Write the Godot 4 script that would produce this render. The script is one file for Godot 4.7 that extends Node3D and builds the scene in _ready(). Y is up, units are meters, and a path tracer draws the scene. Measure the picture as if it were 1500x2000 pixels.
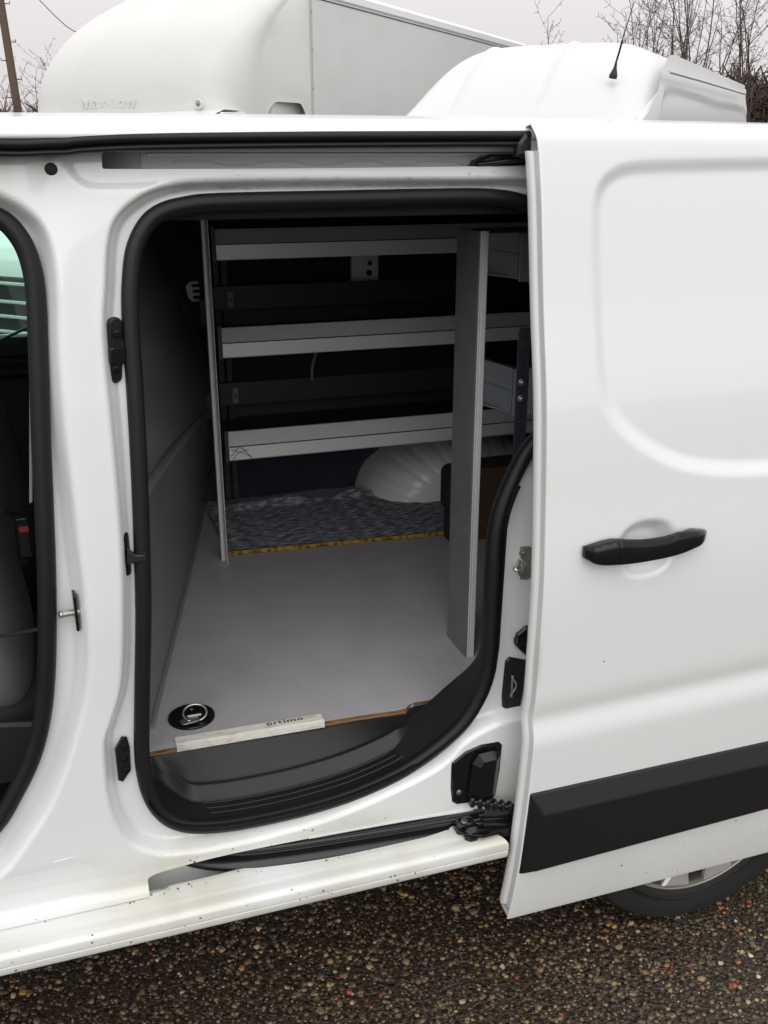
extends Node3D

var M := {}
var SEAL: PackedVector2Array
var O := {}


func _ready() -> void:
	# camera
	var cam := Camera3D.new()
	cam.name = "camera"
	add_child(cam)
	cam.fov = rad_to_deg(2.0 * atan(1000.0 / 1900.0))
	cam.near = 0.05
	cam.far = 500.0
	cam.position = Vector3(0, 1.70, 1.52)
	cam.rotation = Vector3(deg_to_rad(-20.2), deg_to_rad(-18.5), 0)
	cam.current = true
	# overcast sky
	var sm := ProceduralSkyMaterial.new()
	sm.sky_horizon_color = lin(.318, .301, .306)
	sm.sky_top_color = lin(.86, .855, .87)
	sm.sky_curve = 0.6
	sm.ground_horizon_color = lin(.10, .093, .09)
	sm.ground_bottom_color = lin(.03, .027, .025)
	sm.sky_energy_multiplier = 1.0
	sm.ground_energy_multiplier = 1.0
	sm.energy_multiplier = 2.1
	sm.sun_angle_max = 1.0
	var sky := Sky.new()
	sky.sky_material = sm
	var env := Environment.new()
	env.background_mode = Environment.BG_SKY
	env.sky = sky
	env.tonemap_mode = Environment.TONE_MAPPER_LINEAR
	env.tonemap_exposure = 1.04
	env.sdfgi_enabled = true
	env.ssao_enabled = true
	env.ssil_enabled = true
	var we := WorldEnvironment.new()
	we.name = "environment"
	we.environment = env
	add_child(we)
	var sun := DirectionalLight3D.new()
	sun.name = "sun"
	sun.light_energy = 0.45
	sun.light_angular_distance = 70.0
	sun.light_color = Color(1.0, .995, .99)
	sun.shadow_enabled = true
	add_child(sun)
	sun.look_at_from_position(Vector3(-1.4, 4.8, 4.6), Vector3.ZERO)

	materials()
	ground()
	var van := thing("panel_van", "white panel van with its side door slid open on an empty racked cargo bay", "van", Vector3(0.5, 0, -0.8))
	van_body(van)
	van_inside(van)
	van_cab(van)
	door_fittings(van)
	sliding_door(van)
	rear_wheel(van)
	shelving()
	near_rack()
	truck()
	second_van()
	background()
	add_drops(van)
	add_specks(van)


# ------------------------------------------------------------------ helpers
func lin(r: float, g: float, b: float) -> Color:
	return Color(r, g, b).linear_to_srgb()


func thing(called: String, label: String, category: String, at := Vector3.ZERO, turn := 0.0, group := "") -> Node3D:
	var o := Node3D.new()
	o.name = called
	add_child(o, true)
	o.position = at
	o.rotation.y = turn
	tag(o, label, category, group)
	return o


func tag(o: Node, label: String, category: String, group := "") -> void:
	o.set_meta("label", label)
	o.set_meta("category", category)
	if group != "":
		o.set_meta("group", group)


# a mesh in scene coordinates, hung under a thing (or a part) that is not turned
func part(called: String, mesh: Mesh, m: Material, parent: Node3D) -> MeshInstance3D:
	var o := MeshInstance3D.new()
	o.name = called
	o.mesh = mesh
	o.material_override = m
	var off := Vector3.ZERO
	var n: Node = parent
	while n is Node3D and n != self:
		off += (n as Node3D).position
		n = n.get_parent()
	parent.add_child(o, true)
	o.position = -off
	return o


# a mesh in the parent's own coordinates
func own(called: String, mesh: Mesh, m: Material, parent: Node3D) -> MeshInstance3D:
	var o := MeshInstance3D.new()
	o.name = called
	o.mesh = mesh
	o.material_override = m
	parent.add_child(o, true)
	return o


func smooth(a: float, b: float, x: float) -> float:
	var t := clampf((x - a) / (b - a), 0.0, 1.0)
	return t * t * (3.0 - 2.0 * t)


func table(t: Array, x: float) -> float:
	if x <= t[0].x:
		return t[0].y
	for i in range(1, t.size()):
		if x <= t[i].x:
			return lerpf(t[i - 1].y, t[i].y, (x - t[i - 1].x) / (t[i].x - t[i - 1].x))
	return t[-1].y


func spline2(p: Array, closed: bool, per := 6) -> PackedVector2Array:
	var out := PackedVector2Array()
	var n := p.size()
	for i in (n if closed else n - 1):
		var a: Vector2 = p[(i - 1 + n) % n] if closed else p[maxi(i - 1, 0)]
		var b: Vector2 = p[i]
		var c: Vector2 = p[(i + 1) % n]
		var d: Vector2 = p[(i + 2) % n] if closed else p[mini(i + 2, n - 1)]
		for k in per:
			out.append(b.cubic_interpolate(c, a, d, float(k) / per))
	if not closed:
		out.append(p[n - 1])
	return out


func spline3(p: Array, per := 6) -> PackedVector3Array:
	var out := PackedVector3Array()
	var n := p.size()
	for i in n - 1:
		var a: Vector3 = p[maxi(i - 1, 0)]
		var b: Vector3 = p[i]
		var c: Vector3 = p[i + 1]
		var d: Vector3 = p[mini(i + 2, n - 1)]
		for k in per:
			out.append(b.cubic_interpolate(c, a, d, float(k) / per))
	out.append(p[n - 1])
	return out


func inset(p: PackedVector2Array, d: float) -> PackedVector2Array:
	var out := PackedVector2Array()
	var n := p.size()
	var s := -1.0 if Geometry2D.is_polygon_clockwise(p) else 1.0
	for i in n:
		var e0 := (p[i] - p[(i - 1 + n) % n]).normalized()
		var e1 := (p[(i + 1) % n] - p[i]).normalized()
		var n0 := Vector2(-e0.y, e0.x) * s
		var n1 := Vector2(-e1.y, e1.x) * s
		var m := n0 + n1
		var l := m.length_squared()
		out.append(p[i] + (m * (2.0 / l) if l > 0.4 else n0) * d)
	return out


func outline(pts: Array, per := 6) -> Dictionary:
	var poly := spline2(pts, true, per)
	var c := Curve2D.new()
	c.bake_interval = 0.008
	for p in poly:
		c.add_point(p)
	c.add_point(poly[0])
	var box := Rect2(poly[0], Vector2.ZERO)
	for p in poly:
		box = box.expand(p)
	return {"poly": poly, "curve": c, "box": box.grow(0.08)}


func sd(o: Dictionary, p: Vector2) -> float:
	if not (o.box as Rect2).has_point(p):
		return 0.08
	var d: float = p.distance_to((o.curve as Curve2D).get_closest_point(p))
	return -d if Geometry2D.is_point_in_polygon(p, o.poly) else d


func finish(v: PackedVector3Array, idx: PackedInt32Array, nrm := PackedVector3Array(), col := PackedColorArray()) -> ArrayMesh:
	var a := []
	a.resize(Mesh.ARRAY_MAX)
	a[Mesh.ARRAY_VERTEX] = v
	a[Mesh.ARRAY_INDEX] = idx
	if nrm.is_empty():
		nrm.resize(v.size())
		nrm.fill(Vector3.ZERO)
		for i in range(0, idx.size(), 3):
			var f := (v[idx[i + 2]] - v[idx[i]]).cross(v[idx[i + 1]] - v[idx[i]])
			nrm[idx[i]] += f
			nrm[idx[i + 1]] += f
			nrm[idx[i + 2]] += f
		for i in nrm.size():
			nrm[i] = nrm[i].normalized() if nrm[i].length_squared() > 1e-24 else Vector3.UP
	a[Mesh.ARRAY_NORMAL] = nrm
	if not col.is_empty():
		a[Mesh.ARRAY_COLOR] = col
	var m := ArrayMesh.new()
	m.add_surface_from_arrays(Mesh.PRIMITIVE_TRIANGLES, a)
	return m


# a smooth sheet f(i, j) of nu by nv cells; wu / wv close it round
func sheet(nu: int, nv: int, f, wu := false, wv := false, flip := false, colf = null) -> ArrayMesh:
	var cu := nu if wu else nu + 1
	var cv := nv if wv else nv + 1
	var v := PackedVector3Array()
	var c := PackedColorArray()
	for i in cu:
		for j in cv:
			var p: Vector3 = f.call(float(i) / nu, float(j) / nv)
			v.append(p)
			if colf != null:
				c.append(colf.call(p))
	var idx := PackedInt32Array()
	for i in nu:
		for j in nv:
			var a := i * cv + j
			var b := ((i + 1) % cu) * cv + j
			var d := i * cv + (j + 1) % cv
			var e := ((i + 1) % cu) * cv + (j + 1) % cv
			if flip:
				idx.append_array([a, b, e, a, e, d])
			else:
				idx.append_array([a, e, b, a, d, e])
	return finish(v, idx, PackedVector3Array(), c)


# a height field z = zf(x, y) seen from +z, kept where keep(x, y) > 0, cut cleanly along keep = 0
func field(x0: float, x1: float, y0: float, y1: float, step: float, zf, keep = null, colf = null) -> ArrayMesh:
	var nx := int(ceil((x1 - x0) / step))
	var ny := int(ceil((y1 - y0) / step))
	var dx := (x1 - x0) / nx
	var dy := (y1 - y0) / ny
	var w := ny + 1
	var z := PackedFloat32Array()
	var k := PackedFloat32Array()
	for i in nx + 1:
		for j in ny + 1:
			var x := x0 + dx * i
			var y := y0 + dy * j
			k.append(keep.call(x, y) if keep != null else 1.0)
			z.append(zf.call(x, y))
	var v := PackedVector3Array()
	var nrm := PackedVector3Array()
	var col := PackedColorArray()
	for i in nx + 1:
		for j in ny + 1:
			var x := x0 + dx * i
			var y := y0 + dy * j
			var i0 := maxi(i - 1, 0)
			var i1 := mini(i + 1, nx)
			var j0 := maxi(j - 1, 0)
			var j1 := mini(j + 1, ny)
			v.append(Vector3(x, y, z[i * w + j]))
			nrm.append(Vector3(-(z[i1 * w + j] - z[i0 * w + j]) / ((i1 - i0) * dx), -(z[i * w + j1] - z[i * w + j0]) / ((j1 - j0) * dy), 1).normalized())
			if colf != null:
				col.append(colf.call(x, y))
	var idx := PackedInt32Array()
	var cut := {}
	for i in nx:
		for j in ny:
			var a := i * w + j
			for t in [[a, a + 1, a + w + 1], [a, a + w + 1, a + w]]:
				var n := 0
				for q in t:
					if k[q] > 0.0:
						n += 1
				if n == 0:
					continue
				if n == 3:
					idx.append_array(t)
					continue
				var ring := PackedInt32Array()
				for e in 3:
					var p: int = t[e]
					var q: int = t[(e + 1) % 3]
					if k[p] > 0.0:
						ring.append(p)
					if (k[p] > 0.0) != (k[q] > 0.0):
						var key := mini(p, q) * 4 + (0 if absi(p - q) == 1 else 1 if absi(p - q) == w else 2)
						if not cut.has(key):
							var s := k[p] / (k[p] - k[q])
							cut[key] = v.size()
							v.append(v[p].lerp(v[q], s))
							nrm.append(nrm[p].lerp(nrm[q], s).normalized())
							if colf != null:
								col.append(col[p].lerp(col[q], s))
						ring.append(cut[key])
				for e in range(1, ring.size() - 1):
					idx.append_array([ring[0], ring[e], ring[e + 1]])
	return finish(v, idx, nrm, col)


# a section (x across, y along up) carried along a path
func sweep(path: PackedVector3Array, sec: PackedVector2Array, closed := false, up := Vector3(0, 0, 1), scale_at = null, caps := true) -> ArrayMesh:
	var n := path.size()
	var m := sec.size()
	var v := PackedVector3Array()
	for i in n:
		var a := path[(i - 1 + n) % n] if closed else path[maxi(i - 1, 0)]
		var b := path[(i + 1) % n] if closed else path[mini(i + 1, n - 1)]
		var t := (b - a).normalized()
		var side := t.cross(up).normalized()
		var u := side.cross(t).normalized()
		var s: float = scale_at.call(float(i) / maxi(n - 1, 1)) if scale_at != null else 1.0
		for q in sec:
			v.append(path[i] + (side * q.x + u * q.y) * s)
	var idx := PackedInt32Array()
	for i in (n if closed else n - 1):
		for j in m:
			var a := i * m + j
			var b := i * m + (j + 1) % m
			var c := ((i + 1) % n) * m + j
			var d := ((i + 1) % n) * m + (j + 1) % m
			idx.append_array([a, b, d, a, d, c])
	if caps and not closed:
		for e in [0, n - 1]:
			var c := v.size()
			v.append(path[e])
			for j in m:
				v.append(v[e * m + j])
			for j in m:
				var p := c + 1 + j
				var q := c + 1 + (j + 1) % m
				idx.append_array([c, q, p] if e == 0 else [c, p, q])
	return finish(v, idx)


func circle(r: float, n := 12, ry := -1.0) -> PackedVector2Array:
	var out := PackedVector2Array()
	for i in n:
		out.append(Vector2(cos(TAU * i / n) * r, sin(TAU * i / n) * (r if ry < 0 else ry)))
	return out


func tube(path: PackedVector3Array, r: float, n := 10, closed := false) -> ArrayMesh:
	var d := (path[path.size() - 1] - path[0]).normalized()
	var up := Vector3(0, 0, 1) if absf(d.z) < 0.8 else Vector3(0, 1, 0)
	return sweep(path, circle(r, n), closed, up)


# an outline pushed out along +z, its front and back edges chamfered; flat faces
func prism(poly: PackedVector2Array, depth: float, bevel := 0.0, at := Transform3D()) -> ArrayMesh:
	var p := poly
	if Geometry2D.is_polygon_clockwise(p):
		p = p.duplicate()
		p.reverse()
	var small := inset(p, bevel) if bevel > 0 else p
	var rings := [[small, 0.0], [p, bevel], [p, depth - bevel], [small, depth]] if bevel > 0 else [[p, 0.0], [p, depth]]
	var st := SurfaceTool.new()
	st.begin(Mesh.PRIMITIVE_TRIANGLES)
	st.set_smooth_group(-1)
	var n := p.size()
	for r in rings.size() - 1:
		for i in n:
			var j := (i + 1) % n
			var a := at * v3(rings[r][0][i], rings[r][1])
			var b := at * v3(rings[r][0][j], rings[r][1])
			var c := at * v3(rings[r + 1][0][j], rings[r + 1][1])
			var d := at * v3(rings[r + 1][0][i], rings[r + 1][1])
			for q in [a, c, b, a, d, c]:
				st.add_vertex(q)
	var tri := Geometry2D.triangulate_polygon(small)
	for i in range(0, tri.size(), 3):
		var q := [small[tri[i]], small[tri[i + 1]], small[tri[i + 2]]]
		if (q[1] - q[0]).cross(q[2] - q[0]) < 0:
			q.reverse()
		for e in [0, 2, 1]:
			st.add_vertex(at * v3(q[e], depth))
		for e in [0, 1, 2]:
			st.add_vertex(at * v3(q[e], 0.0))
	st.generate_normals()
	return st.commit()


func v3(p: Vector2, z: float) -> Vector3:
	return Vector3(p.x, p.y, z)


func rect(x0: float, y0: float, x1: float, y1: float, r := 0.0, n := 5) -> PackedVector2Array:
	if r <= 0:
		return PackedVector2Array([Vector2(x0, y0), Vector2(x1, y0), Vector2(x1, y1), Vector2(x0, y1)])
	var out := PackedVector2Array()
	for c in [[x1 - r, y0 + r, -PI / 2], [x1 - r, y1 - r, 0.0], [x0 + r, y1 - r, PI / 2], [x0 + r, y0 + r, PI]]:
		for i in n + 1:
			var a: float = c[2] + PI / 2 * i / n
			out.append(Vector2(c[0] + cos(a) * r, c[1] + sin(a) * r))
	return out


# a box with chamfered edges between two corners
func bx(a: Vector3, b: Vector3, bevel := 0.002) -> ArrayMesh:
	return prism(rect(a.x, a.y, b.x, b.y, bevel, 1), b.z - a.z, minf(bevel, (b.z - a.z) * 0.45), Transform3D(Basis(), Vector3(0, 0, a.z)))


func join(list: Array) -> ArrayMesh:
	var v := PackedVector3Array()
	var n := PackedVector3Array()
	var idx := PackedInt32Array()
	for m in list:
		var tf: Transform3D = m[1] if m is Array else Transform3D()
		var a: Array = (m[0] if m is Array else m).surface_get_arrays(0)
		var base := v.size()
		for p in a[Mesh.ARRAY_VERTEX]:
			v.append(tf * p)
		for p in a[Mesh.ARRAY_NORMAL]:
			n.append((tf.basis * p).normalized())
		if a[Mesh.ARRAY_INDEX] == null:
			for k in a[Mesh.ARRAY_VERTEX].size():
				idx.append(base + k)
		else:
			for k in a[Mesh.ARRAY_INDEX]:
				idx.append(base + k)
	return finish(v, idx, n)


func lathe(prof: PackedVector2Array, n := 40, at := Transform3D(), closed := false) -> ArrayMesh:
	return sheet(n, prof.size() - (0 if closed else 1), func(u, v):
		var q := prof[int(round(v * (prof.size() - (0 if closed else 1)))) % prof.size()]
		return at * Vector3(cos(u * TAU) * q.x, q.y, sin(u * TAU) * q.x), true, closed)


func disc(r: float, h: float, at: Transform3D, bev := 0.15, n := 28) -> ArrayMesh:
	return lathe(PackedVector2Array([Vector2(0.0001, 0), Vector2(r, 0), Vector2(r, h * (1 - bev)), Vector2(r - h * bev, h), Vector2(0.0001, h)]), n, at)


func facing(at: Vector3, y_axis: Vector3) -> Transform3D:
	var y := y_axis.normalized()
	var x := (Vector3.UP if absf(y.y) < 0.9 else Vector3.RIGHT).cross(y).normalized()
	return Transform3D(Basis(x, y, x.cross(y)), at)


func path3(p: PackedVector2Array, z) -> PackedVector3Array:
	var out := PackedVector3Array()
	for q in p:
		out.append(Vector3(q.x, q.y, z.call(q)))
	return out


# ------------------------------------------------------------------ materials
func noise_tex(freq: float, oct := 4, normal := 0.0, size := 512, kind := FastNoiseLite.TYPE_SIMPLEX_SMOOTH, ramp: Gradient = null, sd0 := 1) -> NoiseTexture2D:
	var n := FastNoiseLite.new()
	n.noise_type = kind
	n.seed = sd0
	n.frequency = freq
	n.fractal_octaves = oct
	var t := NoiseTexture2D.new()
	t.width = size
	t.height = size
	t.seamless = true
	t.noise = n
	if normal > 0:
		t.as_normal_map = true
		t.bump_strength = normal
	if ramp:
		t.color_ramp = ramp
	return t


func ramp(stops: Array) -> Gradient:
	var g := Gradient.new()
	var o := PackedFloat32Array()
	var c := PackedColorArray()
	for s in stops:
		o.append(s[0])
		c.append(s[1])
	g.offsets = o
	g.colors = c
	return g


func mat(called: String, c: Color, rough: float, metal := 0.0, spec := 0.5) -> StandardMaterial3D:
	var m := StandardMaterial3D.new()
	m.resource_name = called
	m.albedo_color = c
	m.roughness = rough
	m.metallic = metal
	m.metallic_specular = spec
	M[called] = m
	return m


func grain(m: StandardMaterial3D, tex: Texture2D, scale: float, amount: float) -> void:
	m.normal_enabled = true
	m.normal_texture = tex
	m.normal_scale = amount
	m.uv1_triplanar = true
	m.uv1_world_triplanar = true
	m.uv1_scale = Vector3.ONE * scale


func tint(m: StandardMaterial3D, tex: Texture2D) -> void:
	m.albedo_texture = tex
	m.uv1_triplanar = true
	m.uv1_world_triplanar = true


func materials() -> void:
	var fine := noise_tex(0.09, 3, 4.0)
	var soft := noise_tex(0.012, 3, 3.0)
	var g := func(a: float, b: float): return ramp([[0.25, Color(a, a, a)], [0.75, Color(b, b, b)]])
	var p := mat("paint", lin(.80, .82, .82), 0.34)
	p.vertex_color_use_as_albedo = true
	p.clearcoat_enabled = true
	p.clearcoat = 1.0
	p.clearcoat_roughness = 0.05
	grain(p, soft, 3.0, 0.05)
	p = mat("paint_plain", lin(.80, .82, .82), 0.34)
	p.clearcoat_enabled = true
	p.clearcoat = 0.6
	p.clearcoat_roughness = 0.1
	grain(p, soft, 2.0, 0.05)
	p = mat("inner_paint", lin(.80, .81, .80), 0.26)
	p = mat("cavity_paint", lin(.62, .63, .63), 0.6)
	p = mat("rubber", lin(.008, .008, .0095), 0.48, 0.0, 0.42)
	grain(p, fine, 8.0, 0.25)
	p = mat("black_plastic", lin(.011, .011, .012), 0.42)
	grain(p, fine, 12.0, 0.5)
	p = mat("tread_plastic", lin(.011, .011, .012), 0.40, 0.0, 0.45)
	grain(p, fine, 26.0, 0.5)
	p = mat("bulkhead_plastic", lin(.20, .20, .205), 0.34)
	grain(p, fine, 6.0, 0.45)
	p = mat("trim_plastic", lin(.012, .012, .013), 0.52)
	grain(p, fine, 14.0, 0.6)
	p = mat("gloss_black", lin(.007, .007, .008), 0.13, 0.0, 0.42)
	p = mat("greasy_black", lin(.010, .010, .011), 0.26)
	grain(p, soft, 9.0, 0.3)
	p = mat("dark_liner", lin(.010, .011, .016), 0.8)
	grain(p, soft, 3.0, 0.5)
	p = mat("cloth_liner", lin(.034, .037, .054), 0.95)
	grain(p, fine, 5.0, 0.9)
	p = mat("aluminium", lin(.80, .80, .79), 0.42, 0.25)
	p = mat("grey_steel", lin(.17, .18, .178), 0.5, 0.1)
	tint(p, noise_tex(0.02, 5, 0, 512, FastNoiseLite.TYPE_SIMPLEX_SMOOTH, g.call(.95, 1.0), 3))
	p = mat("dark_steel", lin(.024, .026, .036), 0.5)
	p = mat("tray_plastic", lin(.42, .46, .51), 0.45)
	p = mat("steel", lin(.55, .55, .53), 0.3, 0.9)
	p = mat("worn_steel", lin(.32, .30, .27), 0.38, 0.85)
	grain(p, soft, 30.0, 0.4)
	p = mat("rusty", lin(.055, .028, .02), 0.8)
	p = mat("ply_floor", lin(.46, .448, .468), 0.48)
	tint(p, floor_wear())
	p = mat("ply_edge", lin(.30, .155, .055), 0.7)
	tint(p, noise_tex(0.03, 4, 0, 256, FastNoiseLite.TYPE_SIMPLEX_SMOOTH, g.call(.6, 1.0), 9))
	p.uv1_scale = Vector3(3, 40, 40)
	p = mat("strip_metal", lin(.80, .79, .745), 0.45, 0.05)
	tint(p, noise_tex(0.02, 6, 0, 512, FastNoiseLite.TYPE_SIMPLEX_SMOOTH, ramp([[0.2, Color(.88, .86, .82)], [0.42, Color(.985, .975, .96)], [1.0, Color(1, 1, 1)]]), 6))
	p.uv1_scale = Vector3(2, 6, 6)
	p = mat("print_brown", lin(.10, .075, .06), 0.8)
	p = mat("yellow_edge", lin(.42, .27, .04), 0.7)
	tint(p, noise_tex(0.03, 5, 0, 256, FastNoiseLite.TYPE_SIMPLEX_SMOOTH, ramp([[0.3, Color(.55, .5, .45)], [0.55, Color(1, 1, 1)]]), 7))
	p.uv1_scale = Vector3.ONE * 5.0
	p = mat("carpet", lin(.50, .515, .57), 1.0)
	tint(p, noise_tex(0.02, 5, 0, 512, FastNoiseLite.TYPE_SIMPLEX_SMOOTH, ramp([[0.25, Color(.48, .48, .50)], [0.5, Color(.74, .74, .76)], [0.75, Color(1, 1, 1)]]), 12))
	p.uv1_scale = Vector3(2.2, 8.0, 11.0)
	p = mat("seat_cloth", lin(.14, .145, .14), 0.95)
	grain(p, noise_tex(0.25, 2, 6.0, 512), 6.0, 0.8)
	p = mat("seat_dark", lin(.016, .016, .018), 0.9)
	grain(p, fine, 5.0, 0.6)
	p = mat("red_plastic", lin(.22, .015, .015), 0.5)
	p = mat("white_plastic", lin(.62, .63, .60), 0.5)
	p = mat("tyre", lin(.012, .012, .012), 0.75)
	grain(p, fine, 8.0, 0.4)
	p = mat("alloy", lin(.80, .80, .82), 0.3, 0.6)
	p = mat("brown_card", lin(.09, .045, .025), 0.9)
	p = mat("mud", lin(.10, .075, .05), 0.8)
	p = mat("wood", lin(.13, .095, .07), 0.9)
	grain(p, soft, 2.0, 0.6)
	p = mat("twig", lin(.12, .09, .08), 0.9)
	p = mat("hedge_twig", lin(.085, .055, .042), 0.95)
	p.vertex_color_use_as_albedo = true
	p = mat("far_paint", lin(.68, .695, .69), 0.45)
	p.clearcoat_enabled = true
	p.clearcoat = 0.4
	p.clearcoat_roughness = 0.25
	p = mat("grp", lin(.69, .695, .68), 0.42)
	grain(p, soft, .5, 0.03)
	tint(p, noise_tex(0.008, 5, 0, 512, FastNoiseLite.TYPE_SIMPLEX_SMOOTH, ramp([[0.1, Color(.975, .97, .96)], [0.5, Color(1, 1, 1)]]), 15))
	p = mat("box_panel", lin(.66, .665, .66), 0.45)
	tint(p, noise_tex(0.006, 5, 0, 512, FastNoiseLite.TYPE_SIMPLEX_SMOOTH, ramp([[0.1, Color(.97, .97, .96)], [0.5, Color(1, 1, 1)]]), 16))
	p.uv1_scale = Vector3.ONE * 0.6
	p = mat("sealant", lin(.52, .49, .42), 0.7)
	p = mat("aged_trim", lin(.46, .44, .38), 0.6)
	var gl := StandardMaterial3D.new()
	gl.resource_name = "clear_glass"
	gl.transparency = BaseMaterial3D.TRANSPARENCY_ALPHA
	gl.albedo_color = Color(.80, .93, .88, 0.12)
	gl.roughness = 0.02
	M["glass"] = gl
	gl = StandardMaterial3D.new()
	gl.resource_name = "tinted_glass"
	gl.transparency = BaseMaterial3D.TRANSPARENCY_ALPHA
	gl.refraction_enabled = true
	gl.refraction_scale = 0.05
	gl.albedo_color = Color(.80, .97, .90, 0.02)
	gl.roughness = 0.02
	M["tinted"] = gl
	p = mat("dark_glass", lin(.02, .024, .024), 0.05)
	var wd := StandardMaterial3D.new()
	wd.resource_name = "water_drop"
	wd.refraction_enabled = true
	wd.refraction_scale = 0.033
	wd.albedo_color = Color(1, 1, 1, 0.02)
	wd.transparency = BaseMaterial3D.TRANSPARENCY_ALPHA
	wd.roughness = 0.03
	M["water"] = wd
	p = mat("asphalt", lin(.058, .041, .027), 0.42)
	tint(p, noise_tex(0.05, 5, 0, 1024, FastNoiseLite.TYPE_SIMPLEX_SMOOTH, ramp([[0.2, Color(.45, .43, .41)], [0.5, Color(.8, .78, .75)], [0.62, Color(1, .98, .94)], [0.85, Color(1, 1, 1)]]), 21))
	grain(p, noise_tex(0.07, 4, 9.0, 1024, FastNoiseLite.TYPE_CELLULAR), 1.2, 0.9)
	p = mat("stone", Color.WHITE, 0.36)
	p.vertex_color_use_as_albedo = true
	grain(p, fine, 20.0, 0.3)


# greyish film on the floor board: broad wear, fine grain, scuffs and specks
func floor_wear() -> ImageTexture:
	var rng := RandomNumberGenerator.new()
	rng.seed = 62
	var n := FastNoiseLite.new()
	n.frequency = .006
	n.fractal_octaves = 5
	var g := FastNoiseLite.new()
	g.frequency = .09
	g.seed = 8
	var s := 1024
	var im := Image.create(s, s, false, Image.FORMAT_RGB8)
	for y in s:
		for x in s:
			var v := .955 + .04 * n.get_noise_2d(x, y) + .022 * g.get_noise_2d(x * .35, y * 1.6)
			im.set_pixel(x, y, Color(v, v * .997, v))
	for k in 260:
		var p := Vector2(rng.randf() * s, rng.randf() * s)
		var a := rng.randf_range(-.5, .5) + (PI / 2 if rng.randf() < .3 else 0.0)
		var f := rng.randf_range(.86, 1.06)
		var len := int(rng.randf_range(6, 70) if rng.randf() < .8 else rng.randf_range(90, 220))
		for q in len:
			a += rng.randf_range(-.05, .05)
			p += Vector2(cos(a), sin(a))
			var x := posmod(int(p.x), s)
			var y := posmod(int(p.y), s)
			var c := im.get_pixel(x, y)
			var e := lerpf(1.0, f, sin(PI * float(q) / len))
			im.set_pixel(x, y, Color(minf(c.r * e, 1), minf(c.g * e, 1), minf(c.b * e, 1)))
	for k in 90:
		var x := rng.randi() % s
		var y := rng.randi() % s
		for q in rng.randi_range(1, 5):
			im.set_pixel(posmod(x + rng.randi_range(-1, 1), s), posmod(y + rng.randi_range(-1, 1), s), Color(.5, .46, .44))
	return ImageTexture.create_from_image(im)


# ------------------------------------------------------------------ ground
func ground() -> void:
	var g := PlaneMesh.new()
	g.size = Vector2(240, 240)
	var o := own("ground", g, M.asphalt, self)
	o.position.y = -.02
	o.set_meta("kind", "structure")
	var rng := RandomNumberGenerator.new()
	rng.seed = 11
	var tones := [
		[.34, Vector3(.075, .056, .040)], [.58, Vector3(.115, .088, .060)], [.71, Vector3(.165, .125, .077)], [.76, Vector3(.06, .055, .05)],
		[.83, Vector3(.22, .175, .105)], [.88, Vector3(.32, .265, .175)], [.915, Vector3(.20, .085, .035)], [.945, Vector3(.19, .055, .03)], [.97, Vector3(.30, .19, .07)], [.985, Vector3(.10, .115, .075)], [1.0, Vector3(.46, .42, .34)]]
	for kind in 3:
		var mesh := stone_mesh(kind)
		var mm := MultiMesh.new()
		mm.transform_format = MultiMesh.TRANSFORM_3D
		mm.use_colors = true
		mm.mesh = mesh
		mm.instance_count = 19000
		var patch := FastNoiseLite.new()
		patch.frequency = 2.2
		patch.fractal_octaves = 3
		for i in mm.instance_count:
			var x := rng.randf_range(-1.3, 2.5)
			var z := rng.randf_range(-1.1, 1.2)
			var s := 0.0022 + 0.0036 * pow(rng.randf(), 2.0)
			var worn := patch.get_noise_2d(x, z)
			if rng.randf() < 0.045 + .09 * worn:
				s = rng.randf_range(0.0050, 0.0088)
			var b := Basis.from_euler(Vector3(rng.randf_range(-.4, .4), rng.randf() * TAU, rng.randf_range(-.4, .4))).scaled(Vector3(s * rng.randf_range(.8, 1.3), s * rng.randf_range(.5, .8), s))
			mm.set_instance_transform(i, Transform3D(b, Vector3(x, -.02 + s * rng.randf_range(-.15, .3), z)))
			var r := minf(rng.randf() * (1.0 if worn > -.1 else .8), 1.0)
			var c := Vector3.ONE
			for t in tones:
				if r <= t[0]:
					c = t[1]
					break
			c *= rng.randf_range(.7, 1.5)
			c *= Vector3(1.05, .965, .87)
			mm.set_instance_color(i, Color(c.x, c.y, c.z))
		var mi := MultiMeshInstance3D.new()
		mi.name = "gravel"
		mi.multimesh = mm
		mi.material_override = M.stone
		mi.set_meta("kind", "stuff")
		tag(mi, ["small brown and grey stones set in the wet asphalt surface", "tan and red angular stones set in the wet asphalt surface", "rounded pale pebbles set in the wet asphalt surface"][kind], "gravel")
		add_child(mi, true)


func stone_mesh(k: int) -> ArrayMesh:
	var n := FastNoiseLite.new()
	n.seed = 40 + k
	n.frequency = 0.7
	return sheet(8, 5, func(u, v):
		var a: float = u * TAU
		var b: float = (v - .5) * PI * .98
		var p := Vector3(cos(a) * cos(b), sin(b), sin(a) * cos(b))
		var q := Vector3(signf(p.x) * pow(absf(p.x), .55), signf(p.y) * pow(absf(p.y), .6), signf(p.z) * pow(absf(p.z), .55)) if k < 2 else p
		return q * (1.0 + (.62 if k < 2 else .38) * n.get_noise_3dv(p * 1.7)), true)


# ------------------------------------------------------------------ the van's side
func zj(y: float) -> float:
	return 0.0 if y < .95 else -.085 * pow((y - .95) / .75, 1.5)


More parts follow.
